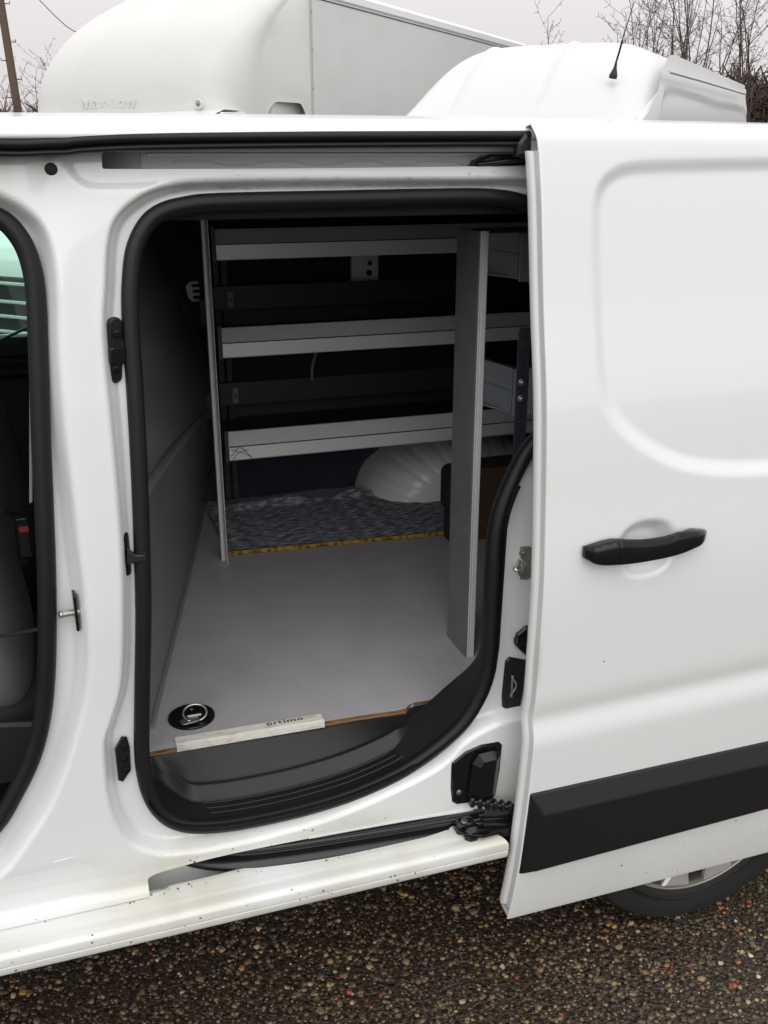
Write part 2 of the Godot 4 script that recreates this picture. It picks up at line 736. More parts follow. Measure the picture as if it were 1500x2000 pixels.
func body_z(x: float, y: float) -> float:
	var p := Vector2(x, y)
	var z := zj(y)
	z -= .032 * smooth(.009, -.011, sd(O.recess, p))
	z -= .036 * smooth(.012, -.016, sd(O.front_recess, p))
	z -= .007 * smooth(.007, -.010, sd(O.upper, p))
	# shallow pressings of the pillar
	z += .004 * smooth(.05, .0, absf(x - .01)) * smooth(.7, 1.0, y) * smooth(1.62, 1.5, y)
	z -= .004 * exp(-pow((x - .017) / .03, 2) - pow((y - 1.66) / .05, 2))
	z -= .006 * smooth(.52, .47, y) * smooth(.0, -.08, x)
	return z


var dirt_noise := FastNoiseLite.new()


func body_tone(x: float, y: float, z := 0.0) -> Color:
	var n := dirt_noise.get_noise_2d(x * 60, y * 60) * .5 + .5
	var f := dirt_noise.get_noise_2d(x * 300 + 50, y * 300) * .5 + .5
	var grime := 0.0
	grime += .60 * exp(-pow((x - .04) / .10, 2) - pow((y - .43) / .05, 2)) * (.3 + n)
	grime += .26 * smooth(.60, .47, y) * smooth(-.05, .10, x) * smooth(.35, .7, n)
	grime += .07 * smooth(.50, .42, y) * smooth(.45, .8, dirt_noise.get_noise_2d(x * 25, y * 260) * .5 + .5) * 4.0
	grime += .12 * smooth(.45, .36, y) * (.3 + n)
	var rust := .9 * exp(-pow((x - .018) / .018, 2) - pow((y - 1.697) / .007, 2)) * (.4 + n)
	rust += .25 * exp(-pow((x - .045) / .007, 2)) * smooth(1.36, 1.50, y) * smooth(1.66, 1.56, y) * smooth(.4, .8, n)
	rust += .55 * exp(-pow((x - (-.05)) / .014, 2)) * smooth(1.62, 1.70, y) * n
	rust += .5 * exp(-pow((x - .017) / .017, 2) - pow((y - 1.679) / .016, 2)) * n
	grime = clampf(grime, 0, .7)
	rust = clampf(rust, 0, .8)
	if f > .835:
		grime = maxf(grime, .45 * smooth(.50, .38, y))
	return Color(1, 1, 1).lerp(Color(.62, .56, .38), grime).lerp(Color(.30, .16, .09), rust * .8)


func van_body(van: Node3D) -> void:
	dirt_noise.seed = 5
	dirt_noise.frequency = 0.06
	O.seal = outline([Vector2(0.0994,1.4596),Vector2(0.1064,1.5212),Vector2(0.1181,1.5681),Vector2(0.1412,1.6054),Vector2(0.1705,1.6260),Vector2(0.2108,1.6361),Vector2(0.2673,1.6407),Vector2(0.4608,1.6424),Vector2(0.6599,1.6436),Vector2(0.7407,1.6419),Vector2(0.7941,1.6338),Vector2(0.8415,1.6179),Vector2(0.8784,1.5811),Vector2(0.8953,1.5105),Vector2(0.8972,1.4026),Vector2(0.8853,1.2922),Vector2(0.8544,1.2187),Vector2(0.8106,1.1717),Vector2(0.7797,1.1173),Vector2(0.7594,1.0671),Vector2(0.7500,1.0127),Vector2(0.7479,0.9186),Vector2(0.7474,0.8089),Vector2(0.7418,0.7327),Vector2(0.7242,0.6732),Vector2(0.6937,0.6249),Vector2(0.6505,0.5874),Vector2(0.5962,0.5534),Vector2(0.5368,0.5269),Vector2(0.4514,0.5044),Vector2(0.3576,0.4932),Vector2(0.2765,0.4905),Vector2(0.1977,0.4936),Vector2(0.1358,0.5057),Vector2(0.0949,0.5286),Vector2(0.0697,0.5622),Vector2(0.0548,0.6038),Vector2(0.0489,0.6524),Vector2(0.0495,0.7114),Vector2(0.0601,0.8237),Vector2(0.0743,0.9693),Vector2(0.0833,1.1051),Vector2(0.0906,1.2336),Vector2(0.0954,1.3486)], 4)
	O.recess = outline([Vector2(0.0823,1.5091),Vector2(0.0729,1.4484),Vector2(0.0703,1.3863),Vector2(0.0701,1.3227),Vector2(0.0690,1.2413),Vector2(0.0671,1.1575),Vector2(0.0646,1.0885),Vector2(0.0587,0.9994),Vector2(0.0485,0.8965),Vector2(0.0379,0.8341),Vector2(0.0173,0.7774),Vector2(0.0045,0.7420),Vector2(0.0007,0.6926),Vector2(0.0008,0.6284),Vector2(0.0104,0.5690),Vector2(0.0301,0.5271),Vector2(0.0626,0.5004),Vector2(0.1016,0.4868),Vector2(0.1838,0.4794),Vector2(0.2848,0.4820),Vector2(0.4037,0.4930),Vector2(0.5299,0.5241),Vector2(0.6266,0.5599),Vector2(0.6748,0.6032),Vector2(0.7238,0.6262),Vector2(0.7793,0.6388),Vector2(0.8476,0.6419),Vector2(0.9861,0.6730),Vector2(1.0671,0.8238),Vector2(1.0579,1.2456),Vector2(1.0288,1.5259),Vector2(0.9446,1.6481),Vector2(0.8044,1.6561),Vector2(0.6709,1.6571),Vector2(0.4561,1.6580),Vector2(0.2574,1.6566),Vector2(0.1861,1.6505),Vector2(0.1421,1.6333),Vector2(0.1065,1.6042),Vector2(0.0911,1.5652)], 4)
	O.front_seal = outline([Vector2(-0.0614,1.6234),Vector2(-0.0404,1.6071),Vector2(-0.0223,1.5759),Vector2(-0.0137,1.5362),Vector2(-0.0134,1.4872),Vector2(-0.0201,1.4029),Vector2(-0.0299,1.2845),Vector2(-0.0392,1.1611),Vector2(-0.0499,1.0316),Vector2(-0.0661,0.8938),Vector2(-0.0842,0.7981),Vector2(-0.1097,0.7214),Vector2(-0.1452,0.6559),Vector2(-0.1913,0.5898),Vector2(-0.2700,0.5350),Vector2(-0.4500,0.5000),Vector2(-0.8000,0.5000),Vector2(-0.9800,0.6000),Vector2(-1.0500,0.8000),Vector2(-1.0500,1.0200),Vector2(-0.9500,1.2000),Vector2(-0.6200,1.5400),Vector2(-0.4500,1.6150),Vector2(-0.2500,1.6370),Vector2(-0.1400,1.6360),Vector2(-0.0800,1.6260)], 4)
	O.front_recess = outline([Vector2(-0.0591,1.6360),Vector2(-0.0326,1.6206),Vector2(-0.0085,1.5934),Vector2(0.0002,1.5493),Vector2(-0.0015,1.4900),Vector2(-0.0084,1.4221),Vector2(-0.0127,1.3449),Vector2(-0.0133,1.2654),Vector2(-0.0123,1.1832),Vector2(-0.0130,1.0984),Vector2(-0.0128,1.0101),Vector2(-0.0156,0.9365),Vector2(-0.0222,0.8798),Vector2(-0.0347,0.8231),Vector2(-0.0532,0.7664),Vector2(-0.0788,0.6999),Vector2(-0.1115,0.6337),Vector2(-0.1500,0.5787),Vector2(-0.1993,0.5205),Vector2(-0.2800,0.4650),Vector2(-0.5000,0.4400),Vector2(-0.9000,0.4400),Vector2(-1.0800,0.5500),Vector2(-1.1200,0.8000),Vector2(-1.1200,1.0500),Vector2(-1.0000,1.2500),Vector2(-0.6500,1.6000),Vector2(-0.4500,1.6550),Vector2(-0.2500,1.6620),Vector2(-0.1400,1.6550),Vector2(-0.0800,1.6450)], 4)
	O.slot = outline([Vector2(0.0910,1.6920),Vector2(0.0933,1.7000),Vector2(0.0988,1.7028),Vector2(0.2456,1.7029),Vector2(0.4935,1.7031),Vector2(0.8057,1.7041),Vector2(1.0703,1.7034),Vector2(1.0704,1.6801),Vector2(0.8050,1.6810),Vector2(0.4920,1.6789),Vector2(0.2434,1.6784),Vector2(0.0978,1.6790),Vector2(0.0921,1.6812)], 2)
	O.upper = outline([Vector2(0.0339,1.7113),Vector2(0.0385,1.6878),Vector2(0.0492,1.6663),Vector2(0.0691,1.6539),Vector2(0.1174,1.6519),Vector2(0.1865,1.6550),Vector2(0.2576,1.6588),Vector2(0.4910,1.6617),Vector2(0.8638,1.6606),Vector2(1.0705,1.6609),Vector2(1.0703,1.7266),Vector2(0.4949,1.7256),Vector2(0.1702,1.7240),Vector2(0.0352,1.7233)], 3)
	O.notch = outline([Vector2(.049, .40), Vector2(.047, .425), Vector2(.052, .444), Vector2(.10, .451), Vector2(.2, .4555), Vector2(.36, .4525), Vector2(.55, .444), Vector2(.72, .432), Vector2(1.1, .415), Vector2(1.2, .38), Vector2(.6, .36)], 3)
	SEAL = O.seal.poly
	var keep := func(x: float, y: float) -> float:
		var p := Vector2(x, y)
		return minf(minf(sd(O.seal, p) + .012, sd(O.front_seal, p) + .014), minf(sd(O.slot, p), sd(O.notch, p)))
	part("body_side", field(-1.3, 1.1, .425, 1.715, .0048, body_z, keep, body_tone), M.paint, van)
	# returned edges of the roller slot and of the rail notch
	for o in [O.slot, O.notch]:
		var pl: PackedVector2Array = o.poly
		var n := pl.size()
		part("folded_edge", sheet(n, 2, func(u, v):
			var q := pl[int(round(u * n)) % n]
			return Vector3(q.x, q.y, body_z(q.x, q.y) - .014 * v), true), M.paint_plain, van)
	# roller slot: pale channel with ridges behind the cut-out
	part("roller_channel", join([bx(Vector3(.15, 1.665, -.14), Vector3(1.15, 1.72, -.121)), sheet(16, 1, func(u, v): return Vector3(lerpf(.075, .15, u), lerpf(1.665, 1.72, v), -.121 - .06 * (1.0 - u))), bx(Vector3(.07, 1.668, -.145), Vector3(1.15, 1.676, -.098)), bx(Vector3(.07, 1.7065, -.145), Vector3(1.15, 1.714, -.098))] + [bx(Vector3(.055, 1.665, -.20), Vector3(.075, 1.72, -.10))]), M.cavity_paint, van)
	var wave := PackedVector3Array()
	for i in 60:
		var x := .2 + i * .0135
		wave.append(Vector3(x, 1.687 + .003 * tanh(3.0 * sin(i * .62)), -.1205))
	part("channel_swage", tube(wave, .0016, 6), M.cavity_paint, van)
	part("channel_ridge", bx(Vector3(.16, 1.6975, -.1205), Vector3(1.15, 1.702, -.112)), M.inner_paint, van)
	# sill
	var prof := spline2([Vector2(.010, .4160), Vector2(.02, .414), Vector2(.036, .4115), Vector2(.042, .4098), Vector2(.047, .4080), Vector2(.052, .4074), Vector2(.058, .4070), Vector2(.064, .4055), Vector2(.069, .403), Vector2(.0735, .3985), Vector2(.0752, .393), Vector2(.0755, .3825), Vector2(.0742, .3805), Vector2(.0742, .3790), Vector2(.0752, .3775), Vector2(.0735, .366), Vector2(.069, .361), Vector2(.05, .358), Vector2(-.09, .355)], false, 4)
	for e in [Vector2(.004, .4165), Vector2(0, .4155), Vector2(-.002, .411), Vector2(-.002, .372), Vector2(-.09, .372)]:
		prof.insert(0, e)
	part("sill", sheet(220, prof.size() - 1, func(u, v):
		var k := int(round(v * (prof.size() - 1)))
		var q := prof[k]
		var x: float = lerpf(-1.3, .692 + maxf(q.x, 0.0) * .75, u)
		if k > 0 and k < 6:
			q.x += .022 * smooth(.088, .056, x) * smooth(.030, .046, x) * (1.0 - (k - 1) * .02) - .004 * smooth(.1, .3, x)
			q.y -= .004 * smooth(.088, .056, x) * smooth(.030, .046, x) * (1.0 if k > 2 else 0.0)
		return Vector3(x, q.y, q.x), false, false, false, func(p): return body_tone(p.x, p.y)), M.paint, van)
	part("sill_fillet", sheet(60, 8, func(u, v):
		var x: float = lerpf(-1.3, .047, u)
		var a: float = v * PI / 2
		return Vector3(x, .4425 - .0265 * sin(a), body_z(x, .4425) * cos(a) + .021 * (1 - cos(a)) - .0002), false, false, true, func(p): return body_tone(p.x, p.y)), M.paint, van)
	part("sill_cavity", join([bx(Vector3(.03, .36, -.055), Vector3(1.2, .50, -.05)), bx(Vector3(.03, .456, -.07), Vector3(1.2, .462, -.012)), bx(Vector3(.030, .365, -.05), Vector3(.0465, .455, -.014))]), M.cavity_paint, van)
	# roof: rail, skin and underside
	var rp := spline2([Vector2(-.088, 1.712), Vector2(-.066, 1.7185), Vector2(-.050, 1.7215), Vector2(-.044, 1.726), Vector2(-.046, 1.734), Vector2(-.055, 1.742), Vector2(-.067, 1.7475), Vector2(-.075, 1.7495), Vector2(-.085, 1.7500), Vector2(-.092, 1.7492), Vector2(-.100, 1.7502), Vector2(-.13, 1.7550), Vector2(-.3, 1.7635), Vector2(-.6, 1.777), Vector2(-.9, 1.785), Vector2(-1.2, 1.780), Vector2(-1.5, 1.757), Vector2(-1.68, 1.745), Vector2(-1.74, 1.73), Vector2(-1.76, 1.69)], false, 4)
	part("roof", sheet(60, rp.size() - 1, func(u, v):
		var q := rp[int(round(v * (rp.size() - 1)))]
		var x: float = lerpf(-1.05, 2.35, u)
		var drop := -.016 * pow(absf(x - .65) / 1.7, 2.0) + (-.09 * smooth(-.6, -1.05, x))
		return Vector3(x, q.y + drop + (.0 if x > -.1 else .004 * (x + .1)), q.x)), M.paint_plain, van)
	# gutter weatherstrip: two beads on a base
	var gp := spline3([Vector3(-0.0490,1.7095,-0.0550),Vector3(-0.0216,1.7089,-0.0550),Vector3(0.0169,1.7104,-0.0550),Vector3(0.0417,1.7111,-0.0550),Vector3(0.0670,1.7140,-0.0550),Vector3(0.1661,1.7182,-0.0550),Vector3(0.4010,1.7216,-0.0550),Vector3(0.7796,1.7248,-0.0550)], 8)
	gp.insert(0, Vector3(-.9, 1.66, -.05))
	gp.insert(1, Vector3(-.4, 1.699, -.055))
	var sec := PackedVector2Array()
	for k in 9:
		var a := -PI * .5 + PI * k / 8.0
		sec.append(Vector2(-.0045 + .0075 * sin(a), .006 + .0085 * cos(a)))
	for k in 9:
		var a := -PI * .5 + PI * k / 8.0
		sec.append(Vector2(.0085 + .0048 * sin(a), .004 + .0075 * cos(a)))
	sec.append(Vector2(.0133, -.006))
	sec.append(Vector2(-.012, -.006))
	var gs := part("gutter_weatherstrip", sweep(gp, sec), M.rubber, van)
	part("end_cap", prism(PackedVector2Array([Vector2(.7535, 1.697), Vector2(.7735, 1.6935), Vector2(.7795, 1.703), Vector2(.7775, 1.727), Vector2(.768, 1.733), Vector2(.7545, 1.716)]), .024, .005, Transform3D(Basis(), Vector3(0, 0, -.058))), M.black_plastic, gs)
	# opening seals
	for k in 2:
		var o: Dictionary = [O.seal, O.front_seal][k]
		var r: float = [.0138, .0150][k]
		var mid := inset(o.poly, r * .85)
		var pth := path3(mid, func(q): return zj(q.y) - .030 + .005)
		var s2 := PackedVector2Array()
		for i in 20:
			var a := TAU * i / 20.0
			var rr := r * (1.0 - .16 * exp(-pow(wrapf(a - 2.0, -PI, PI) / .16, 2)) - .10 * exp(-pow(wrapf(a - 1.15, -PI, PI) / .14, 2)))
			s2.append(Vector2(cos(a) * rr, sin(a) * rr * 1.05))
		part(["side_door_seal", "front_door_seal"][k], sweep(pth, s2, true), M.rubber, van)
	# thin pale lining edge inside the front opening
	part("opening_trim", sheet(30, 1, func(u, v):
		var y: float = lerpf(1.18, 1.545, u)
		var x := table([Vector2(1.18, -.063), Vector2(1.40, -.037), Vector2(1.52, -.0275), Vector2(1.545, -.031)], y)
		return Vector3(x - .0095 + .0045 * v, y, zj(y) - .022 - .006 * v)), M.aged_trim, van)
	# hidden quarter behind the sliding door with the wheel arch, and the body's far side
	part("rear_quarter", field(1.1, 2.35, .28, 1.715, .03, func(x, y): return zj(y) - .004, func(x, y): return Vector2(x - 1.285, y - .305).length() - .37), M.paint_plain, van)
	part("wheel_house", sheet(24, 1, func(u, v):
		var a: float = lerpf(-.2, PI + .2, u)
		return Vector3(1.285 + cos(a) * .375, .325 + sin(a) * .375, -.005 - .27 * v)), M.dark_liner, van)
	part("rear_panel", prism(PackedVector2Array([Vector2(-1.74, .30), Vector2(-.01, .30), Vector2(-.01, .95), Vector2(-.03, 1.3), Vector2(-.09, 1.70), Vector2(-.3, 1.74), Vector2(-1.5, 1.74), Vector2(-1.74, 1.66)]), .03, .006, Transform3D(Basis(Vector3(0, 0, 1), Vector3(0, 1, 0), Vector3(-1, 0, 0)), Vector3(2.36, 0, 0))), M.paint_plain, van)
	part("far_side", join([bx(Vector3(.15, .3, -1.76), Vector3(2.36, 1.70, -1.74)), bx(Vector3(-1.3, .3, -1.76), Vector3(.1499, 1.17, -1.74)), bx(Vector3(-1.3, 1.52, -1.76), Vector3(.1499, 1.70, -1.74))]), M.paint_plain, van)
	part("underbody", join([bx(Vector3(-1.3, .30, -1.73), Vector3(.9, .33, .0)), bx(Vector3(.9, .30, -1.73), Vector3(2.33, .33, -.30))]), M.dark_liner, van)


func seal_low(x: float) -> float:
	var best := 9.0
	var n := SEAL.size()
	for i in n:
		var a := SEAL[i]
		var b := SEAL[(i + 1) % n]
		if (a.x - x) * (b.x - x) <= 0 and absf(a.x - b.x) > 1e-6:
			best = minf(best, lerpf(a.y, b.y, (x - a.x) / (b.x - a.x)))
	return best if best < 9 else .9


# ------------------------------------------------------------------ the cargo bay
func bulk_x(y: float, z: float) -> float:
	var t := (-z - .314) / 1.265
	return .109 + .286 * t + .055 * t * smooth(.6, .95, y) * smooth(1.55, 1.0, y) - .10 * t * smooth(.95, 1.55, y) + .007 * sin(y * 7.0 + z * 2.0) + .006 * smooth(.012, -.012, absf(y - 1.26) - .14) * smooth(-.34, -.38, z)


func van_inside(van: Node3D) -> void:
	# black reveal between seal and load bay
	var inner := inset(SEAL, .0195)
	var ring := PackedVector2Array()
	for q in inner:
		if q.y > .64 or q.x > .55:
			ring.append(q)
	# start where the ring breaks at the bottom
	var cutat := 0
	for i in ring.size():
		if ring[i].distance_to(ring[(i + 1) % ring.size()]) > .1:
			cutat = i + 1
	var ordered := PackedVector2Array()
	for i in ring.size():
		ordered.append(ring[(cutat + i) % ring.size()])
	var rn := ordered.size() - 1
	var deep := inset(ordered, .003)
	part("opening_reveal", sheet(rn, 6, func(u, v):
		var i := int(round(u * rn))
		var q := ordered[i].lerp(deep[clampi(i, 1, rn - 1)], smooth(.1, 1, v)) if i > 0 and i < rn else ordered[i]
		return Vector3(q.x, q.y, zj(q.y) - .03 - lerpf(.013, .11, smooth(.80, .62, q.y) * smooth(.5, .6, q.x)) * v)), M.trim_plastic, van)
	# step: sloping apron, moulded tread with ribs
	var tread_y := func(x: float, z: float) -> float:
		var s := seal_low(x)
		var cz := lerpf(-.168, -.112, smooth(.085, .16, x))
		cz = lerpf(cz, -.150, smooth(.56, .68, x))
		var crease := minf(s + .040, .582)
		var y: float
		if z < cz:
			y = lerpf(.5905, crease, clampf((z + .176) / (cz + .176), 0, 1))
		else:
			var t := (z - cz) / (-.004 - cz)
			y = crease - .020 * smooth(0, .25, t) + .004 * smooth(.7, 1.0, t)
		y += maxf(0.0, s + .020 - y) * smooth(-.10, -.03, z)
		return y + .0045 * exp(-pow((z - cz) / .0045, 2))
	var tread := part("step_tread", sheet(150, 90, func(u, v):
		var x: float = lerpf(.062, .775, u)
		var z: float = lerpf(lerpf(-.180, -.05, smooth(.665, .735, x)), -.004, v)
		return Vector3(x, tread_y.call(x, z), z), false, false, true), M.tread_plastic, van)
	for k in 3:
		var rib := PackedVector3Array()
		for i in 40:
			var x: float = lerpf(.165 + .006 * k, .545 + .012 * k, i / 39.0)
			var z: float = -.086 + .0165 * k
			rib.append(Vector3(x, tread_y.call(x, z) + .0006, z))
		part("tread_rib", tube(rib, .0022, 6), M.tread_plastic, tread)
	# load floor: ply board with a worn brown edge
	var plan := PackedVector2Array([Vector2(.02, .168), Vector2(.12, .172), Vector2(.30, .170), Vector2(.50, .166), Vector2(.60, .160), Vector2(.613, .163), Vector2(.622, .172), Vector2(.640, .178), Vector2(.70, .176), Vector2(.95, .17), Vector2(2.3, .17), Vector2(2.3, 1.70), Vector2(.02, 1.70)])
	var tf := Transform3D(Basis(Vector3(1, 0, 0), Vector3(0, 0, -1), Vector3(0, 1, 0)), Vector3(0, .588, 0))
	var fl := part("load_floor", prism(plan, .012, 0, tf), M.ply_floor, van)
	var edge := PackedVector2Array()
	for i in 10:
		edge.append(plan[i])
	var ed: Array = []
	for q in edge:
		ed.append(q)
	var es := spline2(ed, false, 3)
	for k in 3:
		part("ply_layer", sheet(es.size() - 1, 1, func(u, v):
			var q := es[int(round(u * (es.size() - 1)))]
			return Vector3(q.x, .5882 + .0040 * k + .0034 * v, -q.y + .0016 - .0006 * (k % 2)), false, false, true), M.ply_edge, fl)
	# worn metal edge strip with its lettering
	var strip := part("edge_strip", join([prism(PackedVector2Array([Vector2(.1345, .1995), Vector2(.4305, .1925), Vector2(.4345, .189), Vector2(.434, .1665), Vector2(.1325, .1735), Vector2(.1322, .197)]), .0035, .0008, Transform3D(tf.basis, Vector3(0, .6005, 0))), prism(PackedVector2Array([Vector2(.1326, .5875), Vector2(.434, .5875), Vector2(.434, .6032), Vector2(.1326, .6032)]), .003, .0006, Transform3D(Basis(Vector3(1, 0, .0232).normalized(), Vector3.UP, Vector3(-.0232, 0, 1).normalized()), Vector3(.0005, 0, -.1760)))]), M.strip_metal, van)
	part("strip_groove", bx(Vector3(.136, .6037, -.1805), Vector3(.432, .6043, -.1795), .0002), M.aged_trim, strip)
	var tm := TextMesh.new()
	var font := SystemFont.new()
	font.font_names = PackedStringArray(["Droid Sans"])
	font.font_weight = 700
	tm.font = font
	tm.text = "ortimo"
	tm.font_size = 64
	tm.pixel_size = .0165 / 47.0
	tm.depth = .0004
	var tx := own("lettering", tm, M.print_brown, strip)
	tx.transform = Transform3D(Basis(Vector3(1, 0, .0232).normalized() * 1.06, Vector3(0, 0, -1) * .72, Vector3(0, 1, 0)), Vector3(.3555, .6044, -.1853) - van.position - strip.position + Vector3(0, 0, 0) - (Vector3.ZERO if true else Vector3.ONE))
	tx.position = Vector3(.3555, .6044, -.1865)
	part("print_mark", bx(Vector3(.3165, .6040, -.1818), Vector3(.3255, .60425, -.1803), .0001), M.print_brown, strip)
	# lashing ring sunk in the floor
	var tie := part("lashing_cup", lathe(PackedVector2Array([Vector2(.0001, .6012), Vector2(.036, .6012), Vector2(.041, .6022), Vector2(.0425, .6048), Vector2(.0455, .6058), Vector2(.0478, .6045), Vector2(.0482, .6005)]), 48, Transform3D(Basis(), Vector3(.176, 0, -.268))), M.gloss_black, van)
	var rg := PackedVector3Array()
	for i in 28:
		var a := TAU * i / 28.0
		rg.append(Vector3(.183 + .024 * cos(a), .6135 + .010 * sin(a), -.262 - .017 * sin(a)))
	part("lashing_ring", sweep(rg, circle(.0024, 8), true, Vector3(0, 1, .3)), M.steel, tie)
	part("ring_bracket", join([prism(rect(-.020, -.0105, .020, .0105, .008, 4), .004, .001, Transform3D(Basis(Vector3(1, 0, -.2).normalized(), Vector3(-.2, 0, -1).normalized(), Vector3.UP), Vector3(.170, .6045, -.246))), bx(Vector3(.165, .606, -.262), Vector3(.197, .613, -.254), .002)]), M.worn_steel, tie)
	part("ring_screw", disc(.0055, .0035, Transform3D(Basis(), Vector3(.168, .608, -.246)), .4), M.steel, tie)
	part("cup_screw", disc(.004, .003, Transform3D(Basis(), Vector3(.180, .602, -.296)), .4), M.worn_steel, tie)
	# moulded bulkhead behind the seats
	var bulk := part("bulkhead", sheet(40, 40, func(u, v):
		var z: float = lerpf(-.17, -1.60, u)
		var y: float = lerpf(.6, 1.62, v)
		var x := bulk_x(y, z)
		return Vector3(x, y, z)), M.bulkhead_plastic, van)
	var rail := PackedVector3Array()
	for i in 30:
		var z: float = lerpf(-.30, -1.58, i / 29.0)
		var y: float = 1.075 - .15 * pow(i / 29.0, 1.2)
		rail.append(Vector3(bulk_x(y, z) + .006, y, z))
	part("bulkhead_rail", tube(rail, .0125, 10), M.bulkhead_plastic, bulk)
	var kick := PackedVector3Array()
	for i in 30:
		var z: float = lerpf(-.25, -1.58, i / 29.0)
		kick.append(Vector3(bulk_x(.606, z) + .003, .606, z))
	part("bulkhead_foot", tube(kick, .006, 8), M.bulkhead_plastic, bulk)
	var far_edge := PackedVector3Array()
	for i in 30:
		var y: float = lerpf(.6, 1.6, i / 29.0)
		far_edge.append(Vector3(bulk_x(y, -1.575) + .004, y, -1.575))
	part("bulkhead_edge", tube(far_edge, .008, 8), M.rusty, bulk)
	# lining: far wall with folds, roof lining, back wall
	var fn := FastNoiseLite.new()
	fn.seed = 3
	fn.frequency = 3.0
	part("wall_lining", sheet(90, 40, func(u, v):
		var x: float = lerpf(.2, 2.3, u)
		var y: float = lerpf(.58, 1.72, v)
		var z := -1.60 + .10 * pow(maxf(y - 1.0, 0) / .7, 2.0) + .018 * fn.get_noise_2d(x * 1.8, y * .5) + .012 * fn.get_noise_2d(x * 4.0 + y * 1.5, 3.0)
		return Vector3(x, y, z), false, false, true), M.cloth_liner, van)
	part("roof_lining", join([bx(Vector3(-1.0, 1.665, -1.70), Vector3(2.33, 1.675, -.13)), bx(Vector3(.15, 1.60, -.16), Vector3(2.3, 1.664, -.125))]), M.dark_liner, van)
	part("back_lining", bx(Vector3(2.28, .6, -1.7), Vector3(2.31, 1.67, -.1)), M.inner_paint, van)  # back wall out of view, white so it bounces light into the bay
	part("near_lining", bx(Vector3(1.0, .6, -.10), Vector3(2.28, 1.60, -.07)), M.inner_paint, van)  # unseen near wall, its white chosen to bounce light around the bay
	part("cabin_lamp", prism(rect(.90, 1.52, .99, 1.545, .006, 3), .03, .004, Transform3D(Basis(), Vector3(0, .095, -1.35))), M.trim_plastic, van)
	# body pillar showing through the lining, its holes and a bracket beside the bulkhead
	var pil := part("wall_pillar", bx(Vector3(.905, 1.225, -1.53), Vector3(.995, 1.50, -1.505), .004), M.inner_paint, van)
	for h in [[.965, 1.375, .008], [.962, 1.345, .010], [.962, 1.285, .0055]]:
		part("pillar_hole", disc(h[2], .002, facing(Vector3(h[0], h[1], -1.506), Vector3(0, 0, 1)), .1, 16), M.dark_liner, pil)
	var comb := PackedVector2Array([Vector2(0, 0), Vector2(.012, -.012), Vector2(.034, -.012), Vector2(.034, -.004), Vector2(.016, -.004), Vector2(.016, .006), Vector2(.036, .006), Vector2(.036, .014), Vector2(.015, .014), Vector2(.015, .024), Vector2(.036, .024), Vector2(.036, .032), Vector2(.012, .032), Vector2(.012, .041), Vector2(.034, .041), Vector2(.034, .049), Vector2(.008, .049), Vector2(-.006, .036)])
	part("comb_bracket", prism(comb, .003, 0, Transform3D(Basis(), Vector3(.392, 1.285, -1.55))), M.white_plastic, van)
	# wheel arch: ribbed painted dome
	part("wheel_arch", sheet(96, 26, func(u, v):
		var a: float = lerpf(-.03, PI + .03, u)
		var rib := .011 * exp(-pow((fposmod(a * 4.6, 1.0) - .5) / .10, 2)) * smooth(.02, .3, v)
		var b: float = v * PI * .5
		var r: float = (.345 - rib) * pow(maxf(cos(b * .97), 0.0), .42)
		return Vector3(1.275 - cos(a) * r * 1.0, .56 + sin(a) * r * .74, -1.62 + .30 * pow(sin(b), .75)), false, false, true), M.inner_paint, van)


